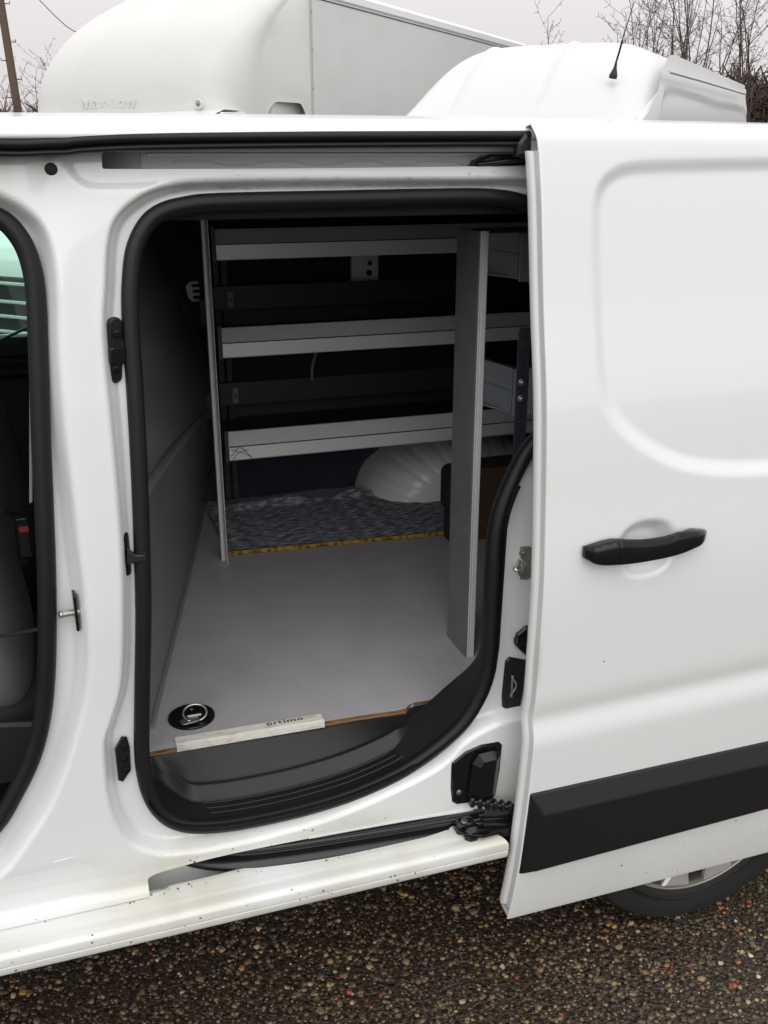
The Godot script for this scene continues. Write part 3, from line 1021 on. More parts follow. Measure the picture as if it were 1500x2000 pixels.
# ------------------------------------------------------------------ the cab seen through the front door
func van_cab(van: Node3D) -> void:
	# seats
	for k in 2:
		var zc: float = [-.50, -1.20][k]
		var seat := part("seat", sheet(40, 24, func(u, v):
			var a: float = u * TAU
			var y: float = lerpf(.62, 1.24, v)
			var back := -.11 - .14 * (y - .62)
			var c := cos(a)
			var s := sin(a)
			var k2 := pow(maxf(1.0 - pow(absf(v * 2 - 1), 6.0), 0.0), .5) + .02
			return Vector3(back - .07 + .085 * signf(c) * pow(absf(c), .6) * k2 - .01, y, zc + .255 * signf(s) * pow(absf(s), .55) * k2), true), M.seat_cloth, van)
		part("seat_seam", tube(spline3([Vector3(-.02, .865, zc + .20), Vector3(-.062, .866, zc + .258), Vector3(-.17, .862, zc + .262), Vector3(-.25, .86, zc + .20)]), .004, 6), M.seat_dark, seat)
		part("seat_cushion", sheet(32, 12, func(u, v):
			var a: float = u * TAU
			var c := cos(a)
			var s := sin(a)
			var k2 := pow(maxf(1.0 - pow(absf(v * 2 - 1), 5.0), 0.0), .5) + .02
			return Vector3(-.42 + .32 * signf(c) * pow(absf(c), .5) * k2, .56 + .17 * v, zc + .27 * signf(s) * pow(absf(s), .5) * k2), true), M.seat_dark, seat)
		part("headrest", sheet(28, 14, func(u, v):
			var a: float = u * TAU
			var c := cos(a)
			var s := sin(a)
			var k2 := pow(maxf(1.0 - pow(absf(v * 2 - 1), 4.0), 0.0), .5) + .02
			return Vector3(-.27 + .05 * signf(c) * pow(absf(c), .7) * k2, 1.255 + .19 * v, zc + .14 * signf(s) * pow(absf(s), .6) * k2), true), M.seat_dark, seat)
	var belt := part("belt_buckle", bx(Vector3(-.120, .965, -.36), Vector3(-.090, 1.045, -.34), .006), M.gloss_black, van)
	part("buckle_button", bx(Vector3(-.111, 1.022, -.3399), Vector3(-.094, 1.033, -.338), .001), M.red_plastic, belt)
	part("seat_side", prism(PackedVector2Array([Vector2(-.60, .56), Vector2(-.02, .56), Vector2(-.02, .64), Vector2(-.10, .68), Vector2(-.22, .70), Vector2(-.60, .66)]), .02, .006, Transform3D(Basis(), Vector3(0, 0, -.225))), M.trim_plastic, van)
	# far door: lining below the glass, dark frame round it
	part("far_door_lining", join([bx(Vector3(-1.2, .5, -1.73), Vector3(.1, 1.175, -1.64), .02), prism(PackedVector2Array([Vector2(-1.2, 1.12), Vector2(.2, 1.12), Vector2(.2, 1.26), Vector2(-.06, 1.222), Vector2(-.20, 1.165), Vector2(-1.2, 1.10)]), .03, .006, Transform3D(Basis(), Vector3(0, 0, -1.635)))]), M.trim_plastic, van)
	part("far_door_armrest", bx(Vector3(-.9, 1.06, -1.66), Vector3(-.02, 1.10, -1.60), .012), M.black_plastic, van)
	part("far_window_frame", join([bx(Vector3(-1.2, 1.505, -1.73), Vector3(.1, 1.56, -1.66), .01), bx(Vector3(.10, 1.1, -1.73), Vector3(.22, 1.56, -1.66), .01)]), M.trim_plastic, van)
	part("far_window", bx(Vector3(-1.15, 1.15, -1.752), Vector3(.14, 1.53, -1.748), .0005), M.tinted, van)
	# dashboard, windscreen and scuttle close the front of the cab
	part("dashboard", sheet(20, 12, func(u, v):
		var a: float = v * PI * .6
		return Vector3(-1.25 + .28 * sin(a), .75 + .36 * (1 - cos(a)) * .75, lerpf(-1.70, -.08, u))), M.trim_plastic, van)
	part("cab_floor", bx(Vector3(-1.3, .40, -1.72), Vector3(.09, .42, -.08)), M.seat_dark, van)
	part("scuttle", bx(Vector3(-1.42, .3, -1.74), Vector3(-1.30, 1.15, -.02), .02), M.paint_plain, van)
	part("windscreen", sheet(1, 1, func(u, v): return Vector3(lerpf(-1.40, -1.0, v), lerpf(1.13, 1.66, v), lerpf(-1.66, -.12, u))), M.glass, van)
	part("headlining", bx(Vector3(-1.0, 1.63, -1.70), Vector3(.1, 1.664, -.12), .01), M.dark_liner, van)


# ------------------------------------------------------------------ stops, latch, track
func door_fittings(van: Node3D) -> void:
	part("blanking_plug", disc(.0093, .004, facing(Vector3(.017, 1.679, -.0860), Vector3(0, -.1, 1)), .4), M.trim_plastic, van)
	# upper guide on the pillar
	var tilt := Basis(Vector3(0, 0, 1), -.09) * Basis(Vector3(0, 1, 0), .35)
	var ug := part("guide_block", prism(rect(-.0115, -.052, .0115, .052, .011, 6), .011, .003, Transform3D(tilt, Vector3(.080, 1.410, -.068))), M.rubber, van)
	part("guide_catch", prism(rect(-.011, -.013, .0145, .013, .003, 2), .012, .002, Transform3D(tilt, Vector3(.081, 1.403, -.062))), M.gloss_black, ug)
	for s in [-1, 1]:
		part("guide_screw", disc(.0066, .003, Transform3D(tilt * Basis(Vector3(1, 0, 0), PI / 2), Vector3(.0835 + s * .0030, 1.408 + s * .028, -.057)), .3), M.gloss_black, ug)
	# hook striker
	var hk := part("striker_plate", prism(rect(-.010, -.038, .010, .038, .008, 4), .004, .001, Transform3D(Basis(Vector3(0, 1, 0), 1.05), Vector3(.0665, 1.077, -.031))), M.greasy_black, van)
	part("striker_hook", join([prism(PackedVector2Array([Vector2(0, -.012), Vector2(.026, -.011), Vector2(.030, -.013), Vector2(.032, -.010), Vector2(.032, .004), Vector2(.0295, .008), Vector2(.027, .001), Vector2(.014, .003), Vector2(.002, .014)]), .012, .002, Transform3D(Basis(), Vector3(.067, 1.077, -.024)))]), M.black_plastic, hk)
	# pin striker of the front door
	var pp := part("pin_plate", prism(rect(-.013, -.034, .013, .034, .004, 2), .005, .001, Transform3D(Basis(Vector3(0, 1, 0), -1.52), Vector3(-.020, .990, -.024))), M.gloss_black, van)
	part("striker_pin", join([tube(PackedVector3Array([Vector3(-.018, .988, -.021), Vector3(-.030, .990, -.017), Vector3(-.0455, .9915, -.012)]), .0058, 14), disc(.0075, .003, facing(Vector3(-.0235, .989, -.0195), Vector3(-1, .1, .2)), .2), disc(.0063, .005, facing(Vector3(-.044, .9914, -.0125), Vector3(-1, .1, .3)), .4)]), M.steel, pp)
	# lower guide
	var lg := part("guide_pad", prism(PackedVector2Array([Vector2(-.013, -.040), Vector2(-.005, -.046), Vector2(.011, -.026), Vector2(.013, .020), Vector2(.010, .042), Vector2(.001, .046), Vector2(-.013, .026)]), .006, .002, Transform3D(Basis(Vector3(0, 1, 0), .25), Vector3(.027, .690, -.027))), M.rubber, van)
	for h in [[.030, .716, .0065], [.029, .690, .006], [.031, .667, .0065]]:
		part("pad_hole", disc(h[2], .0025, facing(Vector3(h[0], h[1], -.021), Vector3(.25, 0, 1)), .3), M.gloss_black, lg)
	# latch loop on the rear post
	var lp := part("latch_plate", prism(rect(-.022, -.036, .020, .034, .011, 5), .005, .0015, Transform3D(Basis(Vector3(0, 1, 0), -.35), Vector3(0.8010, .961, -.036))), M.worn_steel, van)
	part("latch_loop", join([tube(spline3([Vector3(0.7920, .966, -.03), Vector3(0.7820, .964, -.012), Vector3(0.7730, .962, -.008), Vector3(0.7780, .959, -.004), Vector3(0.7920, .955, -.012), Vector3(0.7980, .953, -.03)]), .0040, 10), disc(.010, .004, facing(Vector3(0.7980, .960, -.031), Vector3(-.3, 0, 1)), .3)]), M.steel, lp)
	for s in [-1, 1]:
		part("latch_screw", join([disc(.0085, .002, facing(Vector3(0.8010, .961 + s * .021, -.0305), Vector3(-.3, 0, 1)), .3), disc(.0042, .0035, facing(Vector3(0.8010, .961 + s * .021, -.0303), Vector3(-.3, 0, 1)), .3)]), M.worn_steel, lp)
	# wedge stop and contact block
	part("wedge_stop", join([prism(PackedVector2Array([Vector2(-.013, -.008), Vector2(.012, -.036), Vector2(.03, -.036), Vector2(.03, .030), Vector2(.008, .030), Vector2(-.012, .016)]), .010, .003, Transform3D(Basis(), Vector3(0.8040, .795, -.032))), tube(PackedVector3Array([Vector3(0.7890, .801, -.02), Vector3(0.8340, .793, -.02)]), .0095, 10)]), M.gloss_black, van)
	var cb := part("contact_block", prism(PackedVector2Array([Vector2(-.018, -.046), Vector2(-.004, -.060), Vector2(.014, -.068), Vector2(.022, -.060), Vector2(.036, .050), Vector2(-.008, .066), Vector2(-.016, .058), Vector2(-.020, -.02)]), .008, .003, Transform3D(Basis(), Vector3(0.7890, .695, -.034))), M.black_plastic, van)
	part("contact_spring", join([bx(Vector3(0.7860, .670, -.0262), Vector3(0.7910, .720, -.0235), .001), tube(spline3([Vector3(0.7880, .716, -.024), Vector3(.7945, .70, -.018), Vector3(0.7870, .684, -.019), Vector3(0.7850, .676, -.024)]), .0018, 6)]), M.steel, cb)
	# moulded cover above the track
	var co := [Vector2(.650, .549), Vector2(.651, .561), Vector2(.679, .581), Vector2(.712, .590), Vector2(.752, .589), Vector2(.760, .580), Vector2(.757, .52), Vector2(.750, .462), Vector2(.742, .452), Vector2(.664, .459), Vector2(.654, .468), Vector2(.650, .50)]
	var cv := part("track_cover", prism(PackedVector2Array(co), .010, .003, Transform3D(Basis(), Vector3(0, 0, -.006))), M.gloss_black, van)
	part("cover_bulge", prism(PackedVector2Array([Vector2(.684, .484), Vector2(.692, .556), Vector2(.704, .576), Vector2(.745, .578), Vector2(.752, .564), Vector2(.744, .470), Vector2(.700, .466)]), .028, .013, Transform3D(Basis(), Vector3(0, 0, -.004))), M.gloss_black, cv)
	part("cover_screw", disc(.0058, .003, facing(Vector3(.667, .490, .0035), Vector3(0, 0, 1)), .4), M.worn_steel, cv)
	# lower track: ribbed black rail that turns inwards at its front end
	var tp := spline3([Vector3(.13, .431, -.075), Vector3(.175, .431, -.045), Vector3(.235, .4315, -.022), Vector3(.31, .431, -.010), Vector3(.42, .4285, -.002), Vector3(.56, .423, .003), Vector3(.72, .416, .006)], 10)
	var ts := PackedVector2Array([Vector2(-0.0203, -0.0155), Vector2(-0.0203, 0.0083), Vector2(-0.0170, 0.0132), Vector2(-0.0097, 0.0139), Vector2(-0.0075, 0.0070), Vector2(-0.0030, 0.0008), Vector2(0.0026, 0.0033), Vector2(0.0049, 0.0120), Vector2(0.0082, 0.0189), Vector2(0.0155, 0.0245), Vector2(0.0222, 0.0245), Vector2(0.0239, 0.0170), Vector2(0.0239, -0.0130)])
	part("lower_track", sweep(tp, ts), M.greasy_black, van)
	part("track_ledge", sweep(spline3([Vector3(.355, .4535, -.004), Vector3(.55, .4465, -.003), Vector3(.70, .4365, -.002)]), PackedVector2Array([Vector2(-.002, -.006), Vector2(-.002, .006), Vector2(.002, .006), Vector2(.002, -.006)])), M.cavity_paint, van)
	# roller carriage, arm and cable chain
	var arm := part("roller_arm", join([
		prism(PackedVector2Array([Vector2(.655, -.030), Vector2(.70, -.018), Vector2(.80, -.004), Vector2(.80, -.050), Vector2(.70, -.066), Vector2(.665, -.055)]), .006, .001, Transform3D(Basis(Vector3(1, -.12, 0).normalized(), Vector3(0, 0, -1), Vector3(0, 1, 0)), Vector3(0, .500, 0))),
		tube(PackedVector3Array([Vector3(.690, .430, .036), Vector3(.79, .408, .040)]), .008, 10), tube(PackedVector3Array([Vector3(.690, .418, .044), Vector3(.79, .392, .044)]), .010, 10), tube(PackedVector3Array([Vector3(.700, .432, .028), Vector3(.79, .420, .032)]), .006, 10)]), M.gloss_black, van)
	part("roller_bracket", join([bx(Vector3(.652, .408, .010), Vector3(.708, .440, .040), .006), bx(Vector3(.664, .392, .022), Vector3(.694, .436, .058), .008)]), M.gloss_black, arm)
	part("roller", join([disc(.014, .016, Transform3D(Basis(), Vector3(.676, .425, .030)), .2), disc(.011, .010, Transform3D(Basis(), Vector3(.698, .428, .036)), .2)]), M.greasy_black, arm)
	part("bracket_bolt", disc(.0068, .004, Transform3D(Basis(), Vector3(.6665, .4405, .036)), .3), M.worn_steel, arm)
	var ch := part("cable_chain", tube(PackedVector3Array([Vector3(.690, .468, .010), Vector3(.72, .462, .022), Vector3(.80, .450, .05)]), .0065, 8), M.gloss_black, van)
	for i in 8:
		var t := i / 7.0
		var c := Vector3(.692, .468, .012).lerp(Vector3(.795, .451, .048), t)
		part("chain_link", bx(c - Vector3(.0052, .012, .008), c + Vector3(.0052, .011, .009), .003), M.greasy_black, ch)
	# upper roller in its slot
	part("upper_roller_arm", join([prism(PackedVector2Array([Vector2(.700, 1.681), Vector2(.716, 1.679), Vector2(.80, 1.684), Vector2(.80, 1.699), Vector2(.735, 1.700), Vector2(.706, 1.690)]), .03, .003, Transform3D(Basis(), Vector3(0, 0, -.12))), tube(PackedVector3Array([Vector3(.705, 1.684, -.088), Vector3(.80, 1.694, -.07)]), .004, 8)]), M.greasy_black, van)
	# two scratches on the pillar foot
	part("paint_scratch", tube(PackedVector3Array([Vector3(-.110, .520, body_z(-.110, .520) + .0002), Vector3(-.075, .5215, body_z(-.075, .5215) + .0002)]), .0009, 5), M.paint_plain, van)
	part("paint_scratch", tube(PackedVector3Array([Vector3(-.050, .519, body_z(-.050, .519) + .0002), Vector3(-.047, .503, body_z(-.047, .503) + .0002)]), .0008, 5), M.inner_paint, van)


# ------------------------------------------------------------------ sliding door
var ZD := [Vector2(.16, .045), Vector2(.20, .06), Vector2(.33, .08), Vector2(.527, .093), Vector2(.644, .099), Vector2(.813, .104), Vector2(.969, .105), Vector2(1.112, .094), Vector2(1.292, .077), Vector2(1.46, .045), Vector2(1.622, .018), Vector2(1.70, .002), Vector2(1.745, -.012), Vector2(1.8, -.04)]
var DZ := Curve.new()


func zd0(y: float) -> float:
	return DZ.sample_baked(y)


func zd(x: float, y: float) -> float:
	var p := Vector2(x, y)
	var z := zd0(y)
	var s := sd(O.press, p)
	z -= .0105 * smooth(.015, -.015, s)
	var c := Vector2((x - .985) / .064, (y - 1.018) / .055)
	var q := pow(pow(absf(c.x), 2.4) + pow(absf(c.y), 2.4), 1 / 2.4)
	z -= .024 * smooth(1.04, .55, q)
	# crease under the belt line
	var yc := .660 + .03 * (x - .78)
	z += .007 * smooth(yc + .035, yc - .03, y) - .005 * exp(-pow((y - yc - .03) / .028, 2))
	z -= .016 * pow(smooth(1.715, 1.750, y), 2.0)
	return z


func sliding_door(van: Node3D) -> void:
	DZ.min_domain = 0
	DZ.max_domain = 2
	DZ.min_value = -1
	DZ.max_value = 1
	for q in ZD:
		DZ.add_point(q)
	for i in ZD.size():
		var a: Vector2 = ZD[maxi(i - 1, 0)]
		var b: Vector2 = ZD[mini(i + 1, ZD.size() - 1)]
		var t := (b.y - a.y) / (b.x - a.x)
		DZ.set_point_left_mode(i, Curve.TANGENT_FREE)
		DZ.set_point_right_mode(i, Curve.TANGENT_FREE)
		DZ.set_point_left_tangent(i, t)
		DZ.set_point_right_tangent(i, t)
	DZ.bake_resolution = 800
	var pr: Array = [Vector2(1.2217,1.6838),Vector2(1.0629,1.6818),Vector2(0.9519,1.6781),Vector2(0.9073,1.6646),Vector2(0.8841,1.6366),Vector2(0.8773,1.5797),Vector2(0.8798,1.4550),Vector2(0.8833,1.3528),Vector2(0.8960,1.2912),Vector2(0.9305,1.2452),Vector2(0.9877,1.2033),Vector2(1.0593,1.1703),Vector2(1.1492,1.1519),Vector2(1.2412,1.1449)]
	pr.append(Vector2(1.46, 1.14))
	pr.append(Vector2(1.49, 1.17))
	pr.append(Vector2(1.49, 1.66))
	pr.append(Vector2(1.46, 1.685))
	O.press = outline(pr, 5)
	var edge: Array = [Vector2(0.7718,1.7452),Vector2(0.7739,1.7007),Vector2(0.7751,1.6220),Vector2(0.7752,1.4597),Vector2(0.7751,1.2918),Vector2(0.7758,1.1119),Vector2(0.7752,0.9692),Vector2(0.7750,0.8131),Vector2(0.7748,0.6444),Vector2(0.7733,0.5299),Vector2(0.7669,0.3430),Vector2(0.7598,0.1938)]
	edge.reverse()
	var et := []
	for q in edge:
		et.append(Vector2(q.y, q.x))
	var x1 := 1.56
	var y0 := .193
	var y1 := 1.7475
	var tone := func(p: Vector3) -> Color:
		var n := dirt_noise.get_noise_2d(p.x * 50, p.y * 50) * .5 + .5
		var d := .22 * smooth(.50, .2, p.y) * n
		var ex: float = table(et, p.y)
		d += .40 * exp(-pow((p.x - ex - .002) / .0035, 2)) * smooth(.45, .75, n) * smooth(1.4, 1.1, p.y)
		return Color(1, 1, 1).lerp(Color(.55, .47, .33), clampf(d, 0, .6))
	var NY := 260
	var NX := 150
	var door := part("sliding_door", sheet(NX, NY, func(u, v):
		var y: float = lerpf(y0, y1, v)
		var ex: float = table(et, y)
		var x: float
		if u < .0334:
			var t: float = u / .0334
			var a := PI * .5 * (1 - t)
			# rolled leading edge
			return Vector3(ex + .0035 * (1 - sin(a)), y, zd(ex, y) - .0035 * (1 - cos(a)))
		x = lerpf(ex + .0035, x1, pow((u - .0334) / (1 - .0334), 1.0))
		return Vector3(x, y, zd(x, y)), false, false, false, tone), M.paint, van)
	# leading edge: hem and return
	part("door_edge", sheet(8, 120, func(u, v):
		var y: float = lerpf(y0 + .030, 1.705, v)
		var ex: float = table(et, y)
		var z := zd(ex, y) - .0035
		var q: Vector2 = [Vector2(.0, .0), Vector2(-.0006, -.008), Vector2(-.0012, -.0125), Vector2(.0004, -.014), Vector2(-.0036, -.0165), Vector2(-.0075, -.021), Vector2(-.0085, -.030), Vector2(-.0065, -.036), Vector2(.01, -.040)][int(round(u * 8))]
		return Vector3(ex + q.x, y, z + q.y), false, false, true, tone), M.paint, door)
	part("door_inner", sheet(20, 40, func(u, v):
		var y: float = lerpf(y0 + .012, y1 - .012, v)
		var x: float = lerpf(table(et, y) + .008, x1, u)
		return Vector3(x, y, zd0(y) - .045), false, false, true), M.paint_plain, door)
	part("door_lower_edge", sheet(30, 1, func(u, v):
		var x: float = lerpf(table(et, y0) + .003, x1, u)
		return Vector3(x, y0 + .008 * v, zd(x, y0) - .045 * v), false, false, true), M.paint_plain, door)
	part("door_upper_edge", sheet(30, 1, func(u, v):
		var x: float = lerpf(table(et, y1) + .003, x1, u)
		return Vector3(x, y1 - .008 * v, zd(x, y1) - .045 * v)), M.paint_plain, door)
	# rub strip
	part("rub_strip", sheet(150, 60, func(u, v):
		var x: float = lerpf(.0, .60, u)
		var lo := .326 + .032 * x
		var hi := .530 + .006 * x - .02 * smooth(.56, .60, x)
		var y: float = lerpf(lo, hi, v)
		var ex := table(et, y) + .0005
		x += ex
		var h := minf(minf((hi - y) * .45, (y - lo) * 1.2), minf((x - ex) * .75, .021))
		h = maxf(h, 0)
		var rim := minf(minf(hi - y, y - lo), x - ex)
		return Vector3(x, y, zd0(y) + .007 * smooth(.66, .6, y) + h + (.0015 if rim > .0005 else -.006))), M.tread_plastic, door)
	# handle
	var top: Array = [Vector2(.836,1.0425),Vector2(.852,1.0475),Vector2(.87,1.051),Vector2(.89,1.0535),Vector2(.905,1.0535),Vector2(.922,1.0505),Vector2(.945,1.0475),Vector2(.97,1.0465),Vector2(.995,1.0475),Vector2(1.01,1.0500),Vector2(1.022,1.0525),Vector2(1.04,1.0530),Vector2(1.06,1.0515),Vector2(1.08,1.0475),Vector2(1.0945,1.043)]
	var bot: Array = [Vector2(.836,1.0225),Vector2(.848,1.015),Vector2(.862,1.010),Vector2(.88,1.0075),Vector2(.905,1.0065),Vector2(.94,1.0068),Vector2(.98,1.008),Vector2(1.01,1.010),Vector2(1.035,1.0135),Vector2(1.06,1.019),Vector2(1.08,1.026),Vector2(1.0945,1.034)]
	var grip := func(xa: float, xb: float) -> ArrayMesh:
		return sheet(62, 28, func(u, v):
			var k := clampf((u * 62 - 2) / 58.0, 0, 1)
			var x: float = lerpf(xa, xb, k)
			var hi := table(top, x)
			var lo := table(bot, x)
			var mid := (hi + lo) * .5
			var a: float = v * TAU
			var ca := cos(a)
			var sa := sin(a)
			var s := .0 if u < .008 or u > .992 else .93 if u < .024 or u > .976 else 1.0
			# rounds off towards the outer ends
			var e := sqrt(smooth(-.004, .02, x - .834)) * sqrt(smooth(-.006, .03, 1.0945 - x))
			var yy := mid + (hi - lo) * .5 * signf(sa) * pow(absf(sa), .45) * s
			var front := .030 + .006 * sin(PI * clampf((x - .83) / .27, 0, 1))
			var back := .004 + .012 * smooth(.88, .92, x) * smooth(1.06, 1.03, x)
			var depth := (front * e - back)
			var zz := zd0(1.03) + back + depth * (.5 + .5 * signf(ca) * pow(absf(ca), .45) * s)
			zz -= .006 * smooth(.1, .9, sa) * s * (ca * .5 + .5)
			return Vector3(x + .012, yy, zz), false, true)
	part("handle", grip.call(.8975, 1.0935), M.gloss_black, door)
	part("handle_cap", grip.call(.836, .8962), M.gloss_black, door)
	part("paint_chip", disc(.0014, .0006, facing(Vector3(.914, .797, zd(.914, .797) - .0001), Vector3(0, 0, 1))), M.rusty, door)


func rear_wheel(van: Node3D) -> void:
	var at := Transform3D(Basis(Vector3(1, 0, 0), PI / 2), Vector3(1.285, .303, -.015))
	var w := part("wheel", lathe(PackedVector2Array([Vector2(.232, -.20), Vector2(.24, -.205), Vector2(.27, -.215), Vector2(.305, -.205), Vector2(.319, -.185), Vector2(.3225, -.10), Vector2(.320, -.02), Vector2(.314, .000), Vector2(.306, .010), Vector2(.298, .0125), Vector2(.282, .015), Vector2(.262, .0145), Vector2(.246, .008), Vector2(.238, .003), Vector2(.231, .0)]), 90, at), M.tyre, van)
	for q in [.302, .256, .250]:
		part("sidewall_ring", lathe(PackedVector2Array([Vector2(q - .0025, .010), Vector2(q - .001, .0155 + (.0015 if q < .3 else -.004)), Vector2(q + .001, .0155 + (.0015 if q < .3 else -.004)), Vector2(q + .0025, .009)]), 80, at), M.tyre, w)
	for k in 4:
		part("tyre_groove", lathe(PackedVector2Array([Vector2(.3205, -.165 + k * .045), Vector2(.3232, -.163 + k * .045), Vector2(.3232, -.159 + k * .045), Vector2(.3205, -.157 + k * .045)]), 60, at), M.dark_liner, w)
	part("rim", lathe(PackedVector2Array([Vector2(.225, -.18), Vector2(.218, -.05), Vector2(.226, -.01), Vector2(.232, .001), Vector2(.2355, .0035), Vector2(.238, .001)]), 80, at), M.worn_steel, w)  # darker metal than the spokes: shade in the barrel put into the colour
	part("rim_well", lathe(PackedVector2Array([Vector2(.217, -.07), Vector2(.0001, -.075)]), 50, at), M.dark_liner, w)
	for k in 12:
		var a := TAU * (k + .62) / 12.0
		var b := at.basis * Basis(Vector3(0, 1, 0), a)
		part("spoke", prism(PackedVector2Array([Vector2(.03, -.010), Vector2(.10, -.014), Vector2(.19, -.026), Vector2(.229, -.040), Vector2(.229, .040), Vector2(.19, .026), Vector2(.10, .014), Vector2(.03, .010)]), .022, .006, Transform3D(b * Basis(Vector3(1, 0, 0), -PI / 2), at * Vector3(0, -.020, 0))), M.alloy, w)
	part("hub_cap", disc(.045, .018, Transform3D(at.basis, at * Vector3(0, -.018, 0)), .3), M.alloy, w)


# ------------------------------------------------------------------ shelving and things in the bay
func shelving() -> void:
	var t := thing("shelving_unit", "long steel shelving with three aluminium-lipped shelves along the far wall of the van", "shelving", Vector3(1.0, .6, -1.25))
	var ups := [.381, 1.70]
	for x in ups:
		part("upright", join([bx(Vector3(x - .005, .6, -1.092), Vector3(x + .0055, 1.548, -1.075), .001), bx(Vector3(x + .0056, .6, -1.092), Vector3(x + .0075, 1.548, -1.04), .0005)]), M.grey_steel if x > 1 else M.aluminium, t)
		if x > 1:
			part("end_panel", bx(Vector3(x + .008, .615, -1.50), Vector3(x + .020, 1.54, -1.088), .001), M.dark_steel, t)
	part("upright_cap", bx(Vector3(.378, 1.5485, -1.10), Vector3(.412, 1.566, -1.07), .003), M.trim_plastic, t)
	for k in 3:
		var y: float = [.971, 1.260, 1.516][k]
		var x0: float = [.416, .414, .412][k]
		var lip := PackedVector2Array([Vector2(-1.112, y + .001), Vector2(-1.107, y + .0005), Vector2(-1.080, y - .034), Vector2(-1.0825, y - .0355), Vector2(-1.078, y - .037), Vector2(-1.078, y - .072), Vector2(-1.081, y - .0755), Vector2(-1.098, y - .0755), Vector2(-1.098, y - .070), Vector2(-1.084, y - .070), Vector2(-1.084, y - .037), Vector2(-1.112, y - .002)])
		var sh := part("shelf", join([bx(Vector3(x0, y - .058, -1.47), Vector3(1.69, y - .052, -1.10), .001), bx(Vector3(x0, y - .058, -1.478), Vector3(1.69, y + .03, -1.4705), .001)]), M.dark_steel, t)
		part("shelf_lip", prism(lip, 1.69 - x0, 0, Transform3D(Basis(Vector3(0, 0, 1), Vector3(0, 1, 0), Vector3(-1, 0, 0)), Vector3(1.69, 0, 0))), M.aluminium, sh)
		part("lip_groove", bx(Vector3(x0 + .001, y - .0368, -1.0795), Vector3(1.689, y - .0342, -1.0772), .0003), M.dark_steel, sh)
		part("lip_end", bx(Vector3(x0 - .012, y - .08, -1.11), Vector3(x0 - .001, y + .012, -1.076), .001), M.dark_steel, sh)
		if k < 2:
			part("shelf_clip", bx(Vector3(.485, y + .012, -1.39), Vector3(.503, y + .060, -1.386), .001), M.grey_steel, sh)
			part("clip_hole", disc(.004, .001, facing(Vector3(.494, y + .034, -1.3858), Vector3(0, 0, 1)), .1, 12), M.dark_liner, sh)
		part("back_lip", bx(Vector3(x0 + .03, y + .005, -1.399), Vector3(1.66, y + .075, -1.391), .001), M.dark_steel, sh)
	# punched strips that carry the shelves
	for x in [.455, .48]:
		var ps := part("punched_strip", bx(Vector3(x, .66, -1.44), Vector3(x + .017, 1.45, -1.436), .001), M.dark_steel, t)
		for i in 26:
			part("punched_hole", disc(.0038, .0006, facing(Vector3(x + .0085, .69 + i * .029, -1.4362), Vector3(0, 0, 1)), .1, 8), M.dark_liner, ps)
	var cable := own("hanging_cable", tube(spline3([Vector3(.758, 1.185, -1.36), Vector3(.752, 1.16, -1.352), Vector3(.738, 1.12, -1.35), Vector3(.728, 1.085, -1.35), Vector3(.727, 1.045, -1.352)]), .0052, 8), M.grey_steel, self)
	tag(cable, "short pale cable end hanging under the middle shelf against the dark lining", "cable")
	var web := own("cobweb", join([tube(spline3([Vector3(.42, .91, -1.074), Vector3(.445, .935, -1.071), Vector3(.475, .905, -1.074)]), .0007, 4), tube(spline3([Vector3(.418, .93, -1.072), Vector3(.46, .915, -1.07), Vector3(.49, .89, -1.076)]), .0006, 4), tube(spline3([Vector3(.425, .90, -1.072), Vector3(.44, .92, -1.070), Vector3(.47, .925, -1.076)]), .0006, 4)]), M.hedge_twig, self)
	tag(web, "wisp of dusty fibres caught on the left end of the lowest shelf", "cobweb")
	# board with grubby carpet
	var rng := RandomNumberGenerator.new()
	rng.seed = 4
	var board := thing("carpeted_board", "grey grubby carpeted board with a worn yellow front edge under the far shelves", "board", Vector3(.9, .6, -1.25))
	var fn := FastNoiseLite.new()
	fn.frequency = 5.0
	part("carpet_top", sheet(160, 60, func(u, v):
		var x: float = lerpf(.400, 1.55, u)
		var z: float = lerpf(-1.112 + .072 * (x - .4), -1.47, v)
		return Vector3(x, .6135 + .0025 * fn.get_noise_2d(x * 4, z * 5) + .0008 * rng.randf() + .030 * smooth(.90, 1.0, v) * (.5 + .8 * fn.get_noise_1d(x * .7)), z)), M.carpet, board)
	part("board_edge", prism(PackedVector2Array([Vector2(.400, -.0), Vector2(1.55, .0), Vector2(1.55, .0125), Vector2(.400, .0125)]), .006, .001, Transform3D(Basis(Vector3(1, 0, .0722).normalized(), Vector3.UP, Vector3(-.0722, 0, 1).normalized()), Vector3(.0, .6008, -1.1405))), M.yellow_edge, board)
	var cs := thing("tool_case", "black soft case standing in front of the white wheel arch", "case", Vector3(1.12, .6, -1.05))
	part("case_body", prism(rect(1.035, .70, 1.115, .838, .025, 6), .10, .02, Transform3D(Basis(), Vector3(0, 0, -1.06))), M.seat_dark, cs)
	part("case_foot", bx(Vector3(1.05, .60, -1.05), Vector3(1.11, .699, -.97), .004), M.dark_steel, cs)
	var cbx := thing("cardboard_box", "brown cardboard box low down between the rack post and the door seal", "box", Vector3(1.26, .6, -1.08))
	part("box_body", bx(Vector3(1.135, .60, -1.18), Vector3(1.39, .80, -.99), .003), M.brown_card, cbx)
	part("box_flap", prism(PackedVector2Array([Vector2(1.137, .80), Vector2(1.388, .80), Vector2(1.384, .828), Vector2(1.141, .826)]), .004, .001, Transform3D(Basis(), Vector3(0, 0, -.996))), M.brown_card, cbx)


